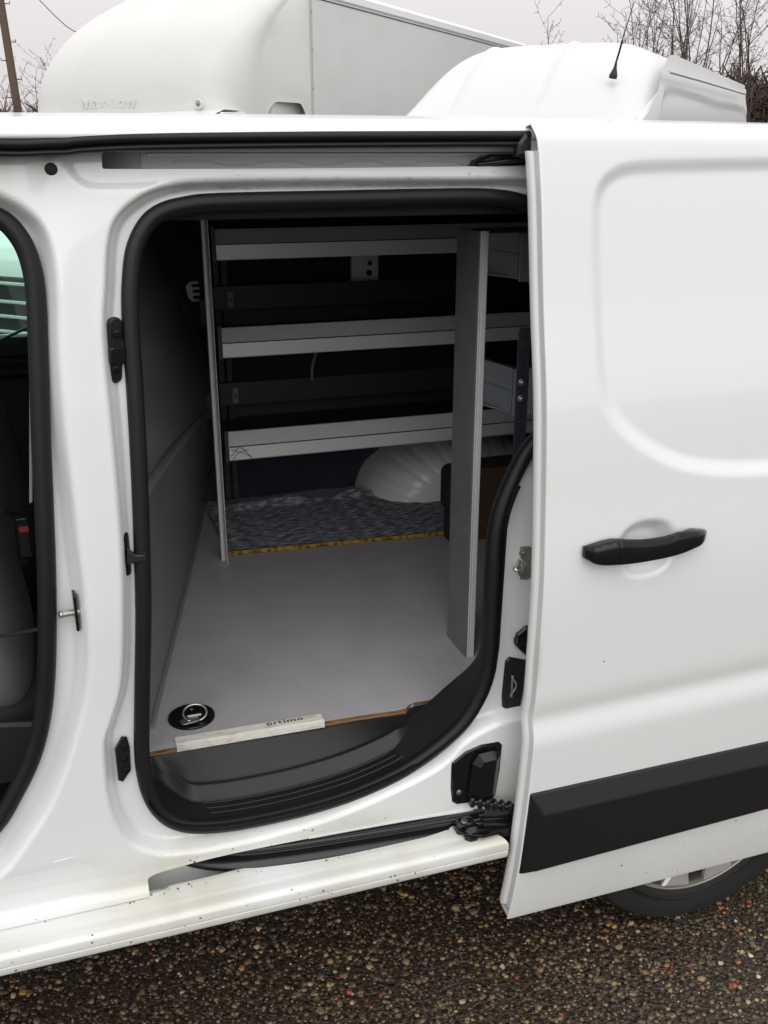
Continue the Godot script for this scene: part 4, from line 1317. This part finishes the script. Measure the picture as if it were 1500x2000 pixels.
func near_rack() -> void:
	var t := thing("rack_frame", "grey steel rack post with a bright front edge beside the side door opening", "rack", Vector3(.83, .6, -.37))
	part("post", join([bx(Vector3(.8165, .6005, -.437), Vector3(.8195, 1.556, -.322), .0005), bx(Vector3(.8197, .6005, -.437), Vector3(.842, 1.556, -.4345), .0005)]), M.grey_steel, t)
	part("post_front", join([bx(Vector3(.8196, .6005, -.3245), Vector3(.8225, 1.556, -.320), .0008), prism(PackedVector2Array([Vector2(.8228, -.326), Vector2(.8265, -.3215), Vector2(.836, -.3215), Vector2(.8385, -.325), Vector2(.8385, -.329), Vector2(.8228, -.329)]), .955, 0, Transform3D(Basis(Vector3(1, 0, 0), Vector3(0, 0, 1), Vector3(0, -1, 0)), Vector3(0, 1.556, 0)))]), M.aluminium, t)
	var pu := part("perforated_upright", prism(rect(.853, .62, .880, 1.382, .006, 3), .004, .0008, Transform3D(Basis(), Vector3(0, 0, -.204))), M.dark_steel, t)
	for i in 22:
		part("upright_hole", disc(.0042, .0006, facing(Vector3(.8665, 1.362 - i * .0262, -.1999), Vector3(0, 0, 1)), .1, 10), M.dark_liner, pu)
	for y in [1.274, 1.241]:
		part("upright_bolt", join([disc(.0072, .003, facing(Vector3(.8635, y, -.1995), Vector3(0, 0, 1)), .3), disc(.0038, .006, facing(Vector3(.8635, y, -.1995), Vector3(0, 0, 1)), .3)]), M.steel, pu)
	part("rack_beam", bx(Vector3(.843, 1.545, -.43), Vector3(2.2, 1.555, -.40), .002), M.dark_steel, t)
	for k in 2:
		var y: float = [1.10, 1.424][k]
		var b := thing("storage_tray", ["blue-grey plastic tray with a brown rim, lower one behind the rack post", "blue-grey plastic tray high up behind the rack post"][k], "tray", Vector3(.98, y, -.58), 0.0, "trays held by the near rack")
		var h: float = [.112, .105][k]
		var dir := Vector3(.020, 0, .123).normalized()
		part("tray_front", prism(PackedVector2Array([Vector2(0, y), Vector2(.1246, y), Vector2(.1246, y + h), Vector2(0, y + h)]), .004, .001, Transform3D(Basis(dir, Vector3.UP, dir.cross(Vector3.UP)), Vector3(1.020, 0, -.72))), M.tray_plastic, b)
		part("tray_ridge", prism(PackedVector2Array([Vector2(0, y + .054), Vector2(.1246, y + .054), Vector2(.1246, y + .058), Vector2(0, y + .058)]), .006, .001, Transform3D(Basis(dir, Vector3.UP, dir.cross(Vector3.UP)), Vector3(1.019, 0, -.72))), M.tray_plastic, b)
		part("tray_side", bx(Vector3(1.040, y - .006, -.598), Vector3(1.30, y + h, -.590), .002), M.tray_plastic, b)
		part("tray_floor", prism(PackedVector2Array([Vector2(1.04, .60), Vector2(1.3, .60), Vector2(1.3, .75), Vector2(.98, .75)]), .004, 0, Transform3D(Basis(Vector3(1, 0, 0), Vector3(0, 0, -1), Vector3(0, 1, 0)), Vector3(0, y, 0))), M.tray_plastic, b)
		if k == 0:
			part("tray_rim", tube(PackedVector3Array([Vector3(1.018, y + h + .001, -.725), Vector3(1.040, y + h + .001, -.594), Vector3(1.30, y + h, -.592)]), .0035, 6), M.brown_card, b)


# ------------------------------------------------------------------ vehicles behind
func vehicle_turn() -> float:
	return -deg_to_rad(45.1)


func truck() -> void:
	# own axes: x to its right as seen, y up, z towards us (front)
	var t := thing("box_truck", "white box truck with a bulging roof deflector parked behind the van", "truck", Vector3(.666, 0, -7.147), vehicle_turn())
	# box
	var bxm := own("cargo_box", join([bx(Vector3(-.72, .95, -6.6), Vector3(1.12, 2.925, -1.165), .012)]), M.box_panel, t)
	own("box_roof_cap", join([bx(Vector3(-.735, 2.915, -6.61), Vector3(1.128, 3.03, -1.155), .03)]), M.paint_plain, bxm)
	own("corner_post", bx(Vector3(1.083, .95, -1.163), Vector3(1.1235, 2.92, -1.135), .006), M.aged_trim, bxm)
	own("roof_seam", bx(Vector3(1.1205, 2.908, -6.6), Vector3(1.1265, 2.9145, -1.2), .001), M.dark_liner, bxm)
	own("front_rail", bx(Vector3(-.70, 2.925, -1.164), Vector3(1.08, 2.985, -1.13), .01), M.sealant, bxm)
	for y in [2.22, 2.52, 2.80]:
		own("post_rivet", disc(.008, .004, facing(Vector3(1.1238, y, -1.149), Vector3(1, 0, 0)), .3, 10), M.worn_steel, bxm)
	# deflector: loft of plan curves over the height
	var defl := own("roof_deflector", sheet(100, 60, func(u, v):
		var y: float = lerpf(1.90, 3.0, v)
		var k := maxf((y - 2.025) / .95, 0.0)
		var zf := -(.02 + .20 * pow(k, 1.5) + .62 * pow(k, 3.0))
		var xl := table([Vector2(0, -1.10), Vector2(.15, -1.085), Vector2(.33, -1.03), Vector2(.5, -.96), Vector2(.7, -.86), Vector2(1, -.66)], k)
		var xr := table([Vector2(0, 1.02), Vector2(.5, 1.03), Vector2(.8, 1.05), Vector2(1, 1.07)], k)
		var zb := -1.17
		# u: 0 back left .. front .. 1 back right
		var p: Vector2
		var rl := minf(.34, (zf - zb) * .8)
		var rr := minf(lerpf(.42, .25, k), (zf - zb) * .75)
		if u < .2:
			p = Vector2(xl + .02 * (1 - u / .2), lerpf(zb, zf - rl, u / .2))
		elif u < .38:
			var a: float = (u - .2) / .18 * PI / 2
			p = Vector2(xl + rl * (1 - cos(a)), zf - rl + rl * sin(a))
		elif u < .66:
			var s: float = (u - .38) / .28
			p = Vector2(lerpf(xl + rl, xr - rr, s), zf + .035 * sin(PI * s))
		elif u < .80:
			var a: float = (u - .66) / .14 * PI / 2
			p = Vector2(xr - rr + rr * sin(a), zf - rr + rr * cos(a))
		else:
			var s: float = (u - .80) / .20
			p = Vector2(lerpf(xr, 1.112, smooth(0, 1, s)), lerpf(zf - rr, zb, s))
		var yy := y
		if u > .80:
			# the cut-out over the cab at the side
			var s: float = (u - .80) / .20
			yy = y + (1 - v) * .20 * smooth(.0, .35, s) * smooth(.95, .72, s)
		var sink := .055 * exp(-pow((y - 1.95) / .05, 2)) * 0.25
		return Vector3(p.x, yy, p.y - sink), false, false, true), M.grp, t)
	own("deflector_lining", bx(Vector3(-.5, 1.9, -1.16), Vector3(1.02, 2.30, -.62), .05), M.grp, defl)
	for x in [-.829, .761]:
		var zz := -.018
		var cup := own("screw_cup", lathe(PackedVector2Array([Vector2(.0001, -.006), Vector2(.018, -.004), Vector2(.028, .004), Vector2(.034, .004), Vector2(.038, -.004)]), 24, facing(Vector3(x, 2.062, zz + (.0 if x > 0 else -.05)), Vector3(-.3 if x < 0 else .05, 0, 1))), M.grp, defl)
		own("deflector_screw", disc(.016, .008, facing(Vector3(x, 2.062, zz + (.002 if x > 0 else -.048)), Vector3(-.3 if x < 0 else .05, 0, 1)), .4, 16), M.worn_steel, cup)
	var tm := TextMesh.new()
	var f := SystemFont.new()
	f.font_names = PackedStringArray(["Droid Sans"])
	f.font_weight = 700
	tm.font = f
	tm.text = "Max-Low"
	tm.font_size = 64
	tm.pixel_size = .0021
	tm.depth = .02
	var tx := own("embossed_lettering", tm, M.grp, defl)
	tx.position = Vector3(-.105, 2.082, .006)
	tx.scale = Vector3(1.0, .75, 1)
	# cab
	var zc := 1.25
	var cab := own("cab", sheet(30, 40, func(u, v):
		var pr := [Vector2(-1.16, 2.02), Vector2(-.05, 2.02), Vector2(.10, 1.98), Vector2(.55, 1.35), Vector2(.75, 1.22), Vector2(1.15, 1.06), Vector2(1.22, .95), Vector2(1.24, .60), Vector2(1.22, .32), Vector2(1.15, .28), Vector2(-1.16, .28)]
		var s: float = v * (pr.size() - 1)
		var i := mini(int(s), pr.size() - 2)
		var q: Vector2 = (pr[i] as Vector2).lerp(pr[i + 1], s - i)
		var x: float = lerpf(-1, 1, u)
		return Vector3(x * .98, q.y, q.x - .10 * pow(absf(x), 4.0) * smooth(0, 1, q.x))), M.paint_plain, t)
	for s in [-1, 1]:
		own("cab_side", prism(PackedVector2Array([Vector2(-1.16, .28), Vector2(1.10, .28), Vector2(1.14, .95), Vector2(.70, 1.2), Vector2(.0, 2.0), Vector2(-1.16, 2.02)]), .03, .005, Transform3D(Basis(Vector3(0, 0, 1), Vector3(0, 1, 0), Vector3(-1, 0, 0)), Vector3(.985 * s + .015, 0, 0))), M.paint_plain, cab)
	own("cab_windscreen", prism(PackedVector2Array([Vector2(-.82, 0), Vector2(.82, 0), Vector2(.72, .70), Vector2(-.72, .70)]), .02, .004, Transform3D(Basis(Vector3(1, 0, 0), Vector3(0, .81, -.585).normalized(), Vector3(0, .585, .81).normalized()), Vector3(0, 1.38, .54))), M.dark_glass, cab)
	var gr := own("grille", bx(Vector3(-.66, .33, 1.20), Vector3(.66, .845, 1.262), .01), M.tyre, cab)
	for y in [.80, .665, .555, .44]:
		own("grille_bar", bx(Vector3(-.64, y - .012, 1.2625), Vector3(.64, y + .012, 1.275), .004), M.alloy, gr)
	for s in [-1, 1]:
		own("headlight", bx(Vector3(.78 * s - .11, .70, 1.15), Vector3(.78 * s + .11, .95, 1.23), .02), M.steel, cab)
	for s in [-1, 1]:
		for z in [.55, -5.3]:
			own("truck_wheel", lathe(PackedVector2Array([Vector2(.05, .0), Vector2(.2, -.02), Vector2(.22, .02), Vector2(.33, .03), Vector2(.36, 0), Vector2(.36, -.2), Vector2(.2, -.22)]), 30, facing(Vector3(.88 * s, .36, z), Vector3(s, 0, 0))), M.tyre, t)
	own("chassis", bx(Vector3(-.5, .6, -6.4), Vector3(.9, .94, -1.16), .01), M.dark_liner, t)


func second_van() -> void:
	var t := thing("high_roof_van", "white high-roofed van with a roof aerial and blanked side window behind the open van", "van", Vector3(3.477, 0, -3.968), vehicle_turn())
	var yroof := func(dx: float) -> float:
		return .53 * pow(maxf(1 - pow(absf(dx) / 1.0, 4.6), 0.0), .5)
	var fore := func(z: float) -> float:   # z back from the brow
		return 1.86 + smoothstep_h(z)
	# brow and roof, ridged lengthwise
	var ribs := [-1.29, -.71]
	own("roof_skin", sheet(240, 80, func(u, v):
		var d: float = -.25 + 4.5 * pow(v, 1.8)
		var dx: float = lerpf(-.985, .955, u)
		var h := smoothstep_h(d)
		var x := -.845 + dx * .868
		var y: float = 1.30 + .56 * minf(1.0, maxf(0.0, (d + .25) / .25)) + (yroof.call(dx) + .03) * h
		for r in ribs:
			y += .018 * exp(-pow((x - r) / .014, 2)) * smooth(.06, .2, d) * smooth(1.25, .95, d)
			y -= .010 * exp(-pow((x - r - .026) / .018, 2)) * smooth(.06, .2, d) * smooth(1.25, .95, d)
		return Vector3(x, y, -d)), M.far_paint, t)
	# cant edge where brow meets side
	var cant := PackedVector3Array([Vector3(-.035, 1.70, .04)])
	for q in 24:
		var d := -.06 + q * .17
		cant.append(Vector3(-.03 - .03 * smooth(0, 1, d), 1.835 + (yroof.call(.95) + .03) * smoothstep_h(d) - .012, -d - .02))
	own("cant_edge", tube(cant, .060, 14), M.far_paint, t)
	# side: curved panel with window recess
	var win := outline([Vector2(-.22, 1.60), Vector2(-.24, 1.85), Vector2(-.33, 2.00), Vector2(-.50, 2.075), Vector2(-1.0, 2.095), Vector2(-2.4, 2.075), Vector2(-4.3, 2.05), Vector2(-4.4, 1.60)], 5)
	var side := own("side_panel", sheet(140, 70, func(u, v):
		var z: float = lerpf(-.0, -4.25, u)
		var ytop: float = 1.86 + .455 * smoothstep_h(-z * 1.05 + .05)
		var y: float = lerpf(.45, ytop, v)
		var k := smooth(1.75, 2.36, y)
		var s := sd(win, Vector2(z, y))
		var x: float = .065 - .085 * pow(k, 1.6) - .013 * smooth(.018, -.018, s)
		x -= .06 * exp(z / .10)
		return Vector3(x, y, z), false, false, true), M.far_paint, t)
	own("drip_rail", join([tube(spline3([Vector3(.070, 2.175, -.30), Vector3(.069, 2.19, -1.5), Vector3(.068, 2.205, -3.0), Vector3(.066, 2.212, -3.7)]), .010, 6)]), M.cavity_paint, side)
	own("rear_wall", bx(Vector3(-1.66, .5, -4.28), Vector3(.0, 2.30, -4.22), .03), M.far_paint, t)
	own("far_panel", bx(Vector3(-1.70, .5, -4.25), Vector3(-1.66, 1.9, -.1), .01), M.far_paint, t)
	own("cab_windscreen", sheet(10, 4, func(u, v): return Vector3(lerpf(-1.62, -.06, u), lerpf(1.15, 1.86, v), lerpf(.85, .0, v) + .06 * sin(PI * u))), M.dark_glass, t)
	own("bonnet", sheet(16, 10, func(u, v):
		var q := Vector2(.85 + .55 * sin(v * PI * .5), 1.15 - .35 * (1 - cos(v * PI * .5)) - .3 * smooth(.7, 1, v))
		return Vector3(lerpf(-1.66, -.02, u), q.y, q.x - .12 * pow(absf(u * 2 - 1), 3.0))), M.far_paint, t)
	own("nose", bx(Vector3(-1.64, .3, 1.0), Vector3(-.04, .82, 1.36), .08), M.trim_plastic, t)
	for z in [.6, -3.3]:
		for x in [-1.6, -.07]:
			own("van_wheel", lathe(PackedVector2Array([Vector2(.05, .1), Vector2(.2, .08), Vector2(.22, .11), Vector2(.32, .11), Vector2(.345, .08), Vector2(.345, -.1), Vector2(.2, -.11)]), 30, facing(Vector3(x, .345, z), Vector3(1, 0, 0))), M.tyre, t)
	# aerial
	var a := own("aerial", tube(PackedVector3Array([Vector3(-.262, 2.215, -.27), Vector3(-.240, 2.29, -.26), Vector3(-.222, 2.36, -.25)]), .0065, 8), M.black_plastic, t)
	own("aerial_foot", lathe(PackedVector2Array([Vector2(.025, -.02), Vector2(.026, .0), Vector2(.022, .010), Vector2(.011, .040), Vector2(.006, .07)]), 20, facing(Vector3(-.268, 2.165, -.275), Vector3(.2, 1, .1))), M.black_plastic, a)
	own("aerial_whip", tube(PackedVector3Array([Vector3(-.222, 2.36, -.25), Vector3(-.165, 2.56, -.23)]), .003, 6), M.black_plastic, a)


func smoothstep_h(d: float) -> float:
	# height of the roof over the brow, from 0 at the windscreen to 1 at the crest
	if d <= 0:
		return 0.0
	if d > .95:
		return 1.0
	return sin(d / .95 * PI * .5)


# ------------------------------------------------------------------ trees, hedge, pole
func background() -> void:
	var rng := RandomNumberGenerator.new()
	rng.seed = 77
	var i := 0
	for s in [[8.75, -12.6, 3.5, 0], [9.65, -12.4, 3.9, 1], [10.3, -11.9, 3.7, 2], [10.6, -14.2, 3.9, 3], [8.0, -13.9, 2.9, 4], [-.15, -22.5, 2.6, 5], [.62, -23.2, 3.1, 6], [-.9, -22.0, 2.5, 7]]:
		var lb: String = ["bare upright tree with dense spurs above the high-roofed van's aerial", "bare bushy tree just left of the picture's right edge", "bare tree at the very edge of the picture on the right", "thin bare tree behind the bushy trees on the right", "few bare twigs poking up above the high-roofed van's brow", "bare shrub between the wooden pole and the truck", "bare taller tree with twigs showing past the truck's deflector", "bare shrub left of the wooden pole"][i]
		bare_tree(rng, Vector3(s[0], 0, s[1]), s[2], lb, i)
		i += 1
	# hedge banks
	for k in 2:
		var a: Vector3 = [Vector3(8.6, 0, -15.2), Vector3(-7, 0, -27)][k]
		var b: Vector3 = [Vector3(15.5, 0, -9.0), Vector3(6, 0, -25.5)][k]
		var h: float = [2.95, 2.75][k]
		var mm := MultiMesh.new()
		mm.transform_format = MultiMesh.TRANSFORM_3D
		mm.use_colors = true
		mm.mesh = tube(PackedVector3Array([Vector3(0, -.5, 0), Vector3(.03, 0, .02), Vector3(-.02, .5, 0)]), .014, 4)
		mm.instance_count = 26000
		for q in mm.instance_count:
			var t := rng.randf()
			var top := h * (.9 + .12 * sin(t * 37.0) * sin(t * 91.0))
			var y := top * pow(rng.randf(), .7)
			var p := a.lerp(b, t) + Vector3(rng.randf_range(-.5, .5), y, rng.randf_range(-.5, .5))
			var bs := Basis.from_euler(Vector3(rng.randf_range(-1.1, 1.1), rng.randf() * TAU, rng.randf_range(-1.1, 1.1))).scaled(Vector3.ONE * rng.randf_range(.3, .8))
			mm.set_instance_transform(q, Transform3D(bs, p))
			var c := rng.randf_range(.5, 1.25)
			mm.set_instance_color(q, Color(c, c * rng.randf_range(.85, 1.1), c * rng.randf_range(.7, 1.0)))
		var hd := MultiMeshInstance3D.new()
		hd.name = "hedge"
		hd.multimesh = mm
		hd.material_override = M.hedge_twig
		tag(hd, ["brown leafless hedge beyond the high-roofed van on the right", "brown leafless hedge beyond the truck and the wooden pole"][k], "hedge")
		hd.set_meta("kind", "stuff")
		add_child(hd, true)
	# pole
	var pole := thing("utility_pole", "brown wooden utility pole with climbing pegs on the far left", "pole", Vector3(-.25, 0, -26.4))
	own("shaft", sweep(PackedVector3Array([Vector3(.02, 0, 0), Vector3(-.10, 3.0, 0), Vector3(-.26, 7.0, 0)]), circle(.115, 14), false, Vector3(0, 0, 1), func(u): return 1.0 - .25 * u), M.wood, pole)
	for k in 9:
		var y := 2.6 + k * .42
		var s := 1 if k % 2 == 0 else -1
		var x := -.10 - (y - 3.0) * .04 + s * .12
		own("peg", tube(PackedVector3Array([Vector3(x - s * .06, y, .02), Vector3(x + s * .08, y, .02), Vector3(x + s * .085, y + .06, .02)]), .012, 6), M.dark_steel, pole)
	var wire := own("overhead_wire", tube(spline3([Vector3(-.55, 6.4, -26.4), Vector3(.9, 4.32, -23.0), Vector3(1.5, 4.27, -22.2), Vector3(2.6, 4.2, -21.0)]), .010, 5), M.dark_steel, self)
	tag(wire, "dark overhead wire curving down past the truck's deflector", "wire")
	# timber post at the truck's left
	var post := own("timber_post", bx(Vector3(1.02, 0, -19.6), Vector3(1.14, 2.62, -19.5), .01), M.sealant, self)
	tag(post, "pale timber post standing just left of the truck's deflector", "post")


func bare_tree(rng: RandomNumberGenerator, at: Vector3, h: float, label: String, k: int) -> void:
	var t := thing("bare_tree", label, "tree", at)
	own("trunk", sweep(PackedVector3Array([Vector3.ZERO, Vector3(.04, h * .2, 0), Vector3(.0, h * .42, .03)]), circle(.085, 10), false, Vector3(0, 0, 1), func(u): return 1.0 - .4 * u), M.wood, t)
	var list := PackedVector3Array()
	var rad := PackedFloat32Array()
	var stems := 11 if k < 3 else 2 if k == 4 else 8
	for i in stems:
		var a := rng.randf() * TAU
		var lean := rng.randf_range(.04, .24)
		var dir := Vector3(cos(a) * lean, 1, sin(a) * lean).normalized()
		grow(rng, Vector3(0, h * rng.randf_range(.25, .42), 0), dir, h * rng.randf_range(.62, .95), .020, 0, list, rad)
	var st_v := PackedVector3Array()
	var idx := PackedInt32Array()
	for i in range(0, list.size(), 2):
		var a := list[i]
		var b := list[i + 1]
		var d := (b - a).normalized()
		var s := d.cross(Vector3(.3, .2, .9)).normalized()
		var u := s.cross(d)
		var base := st_v.size()
		for e in 2:
			for q in 3:
				var an := TAU * q / 3.0
				st_v.append((b if e else a) + (s * cos(an) + u * sin(an)) * rad[i + e])
		for q in 3:
			var n := (q + 1) % 3
			idx.append_array([base + q, base + n, base + 3 + n, base + q, base + 3 + n, base + 3 + q])
	own("crown", finish(st_v, idx), M.twig, t)


func grow(rng: RandomNumberGenerator, p: Vector3, d: Vector3, length: float, r: float, level: int, list: PackedVector3Array, rad: PackedFloat32Array) -> void:
	var n := 12 if level == 0 else 6 if level == 1 else 2
	var step := length / n
	for i in n:
		var nd := (d + Vector3(rng.randf_range(-.13, .13), .06 if level < 2 else 0.0, rng.randf_range(-.13, .13))).normalized()
		var q := p + nd * step
		var r0 := r * (1.0 - float(i) / n * .8)
		var r1 := r * (1.0 - float(i + 1) / n * .8)
		list.append(p)
		list.append(q)
		rad.append(maxf(r0, .0035))
		rad.append(maxf(r1, .003))
		if level < 2 and i > 0:
			for c in (2 if level == 0 else 2):
				if rng.randf() < .68:
					var side := nd.cross(Vector3(rng.randf_range(-1, 1), rng.randf_range(-.3, .3), rng.randf_range(-1, 1)).normalized()).normalized()
					var cd := (side + nd * rng.randf_range(.2, .9)).normalized()
					var ln := length * (rng.randf_range(.10, .30) if level == 0 else rng.randf_range(.06, .16))
					grow(rng, q, cd, ln, r0 * .45, level + 1, list, rad)
		p = q
		d = nd


# ------------------------------------------------------------------ rain drops
func add_drops(van: Node3D) -> void:
	var rng := RandomNumberGenerator.new()
	rng.seed = 9
	var dome := sheet(10, 4, func(u, v):
		var a: float = u * TAU
		var b: float = v * PI * .5
		return Vector3(cos(a) * cos(b), sin(a) * cos(b), sin(b) * .55), true)
	var places: Array[Transform3D] = []
	for i in 330:
		var x := rng.randf_range(.19, .76)
		var y := 1.653 + rng.randf_range(-.010, .011) * rng.randf() + rng.randf_range(-.004, .012) * (1 if rng.randf() < .2 else 0)
		var s := .0011 + .0024 * pow(rng.randf(), 2.0)
		places.append(Transform3D(Basis(Vector3(1, 0, 0), .5).scaled(Vector3.ONE * s), Vector3(x, y, body_z(x, y) - .0001)))
	for i in 260:
		var z := rng.randf_range(-.4, -1.2)
		var y := rng.randf_range(.75, 1.5)
		var s := .0010 + .0016 * pow(rng.randf(), 2.0)
		places.append(Transform3D(Basis(Vector3(0, 1, 0), 1.3).scaled(Vector3.ONE * s), Vector3(bulk_x(y, z), y, z)))
	for i in 160:
		var x := rng.randf_range(.12, .6)
		var y := rng.randf_range(.535, .58)
		var s := .0006 + .0011 * pow(rng.randf(), 2.0)
		places.append(Transform3D(Basis(Vector3(1, 0, 0), -.6).scaled(Vector3.ONE * s), Vector3(x, y, -.176 + (.5905 - y) * 1.2)))
	var mm := MultiMesh.new()
	mm.transform_format = MultiMesh.TRANSFORM_3D
	mm.mesh = dome
	mm.instance_count = places.size()
	for i in places.size():
		mm.set_instance_transform(i, places[i])
	var mi := MultiMeshInstance3D.new()
	mi.name = "rain_drops"
	mi.multimesh = mm
	mi.material_override = M.water
	mi.set_meta("kind", "stuff")
	van.add_child(mi, true)
	mi.position = -van.position


func add_specks(van: Node3D) -> void:
	var rng := RandomNumberGenerator.new()
	rng.seed = 31
	var blob := stone_mesh(1)
	var mm := MultiMesh.new()
	mm.transform_format = MultiMesh.TRANSFORM_3D
	mm.mesh = blob
	mm.instance_count = 210
	for i in mm.instance_count:
		var s := .0006 + .0018 * pow(rng.randf(), 3.0)
		var p: Vector3
		var b := Basis.from_euler(Vector3(rng.randf(), rng.randf() * TAU, rng.randf()))
		if i < 130:
			var x := rng.randf_range(-.25, .70)
			var z := rng.randf_range(.004, .070)
			p = Vector3(x, .4165 - .0115 * smooth(.01, .05, z) - .003 * smooth(.05, .07, z), z)
		elif i < 160:
			p = Vector3(rng.randf_range(-.25, .70), rng.randf_range(.37, .395), .0752)
		elif i < 185:
			var x := rng.randf_range(.12, .62)
			var y := rng.randf_range(.455, .485)
			p = Vector3(x, y, body_z(x, y))
		else:
			var x := rng.randf_range(.80, 1.4)
			var y := rng.randf_range(.21, .33)
			p = Vector3(x, y, zd(x, y))
		mm.set_instance_transform(i, Transform3D(b.scaled(Vector3(s, s, s) * .8), p))
	var mi := MultiMeshInstance3D.new()
	mi.name = "mud_specks"
	mi.multimesh = mm
	mi.material_override = M.mud
	mi.set_meta("kind", "stuff")
	van.add_child(mi, true)
	mi.position = -van.position
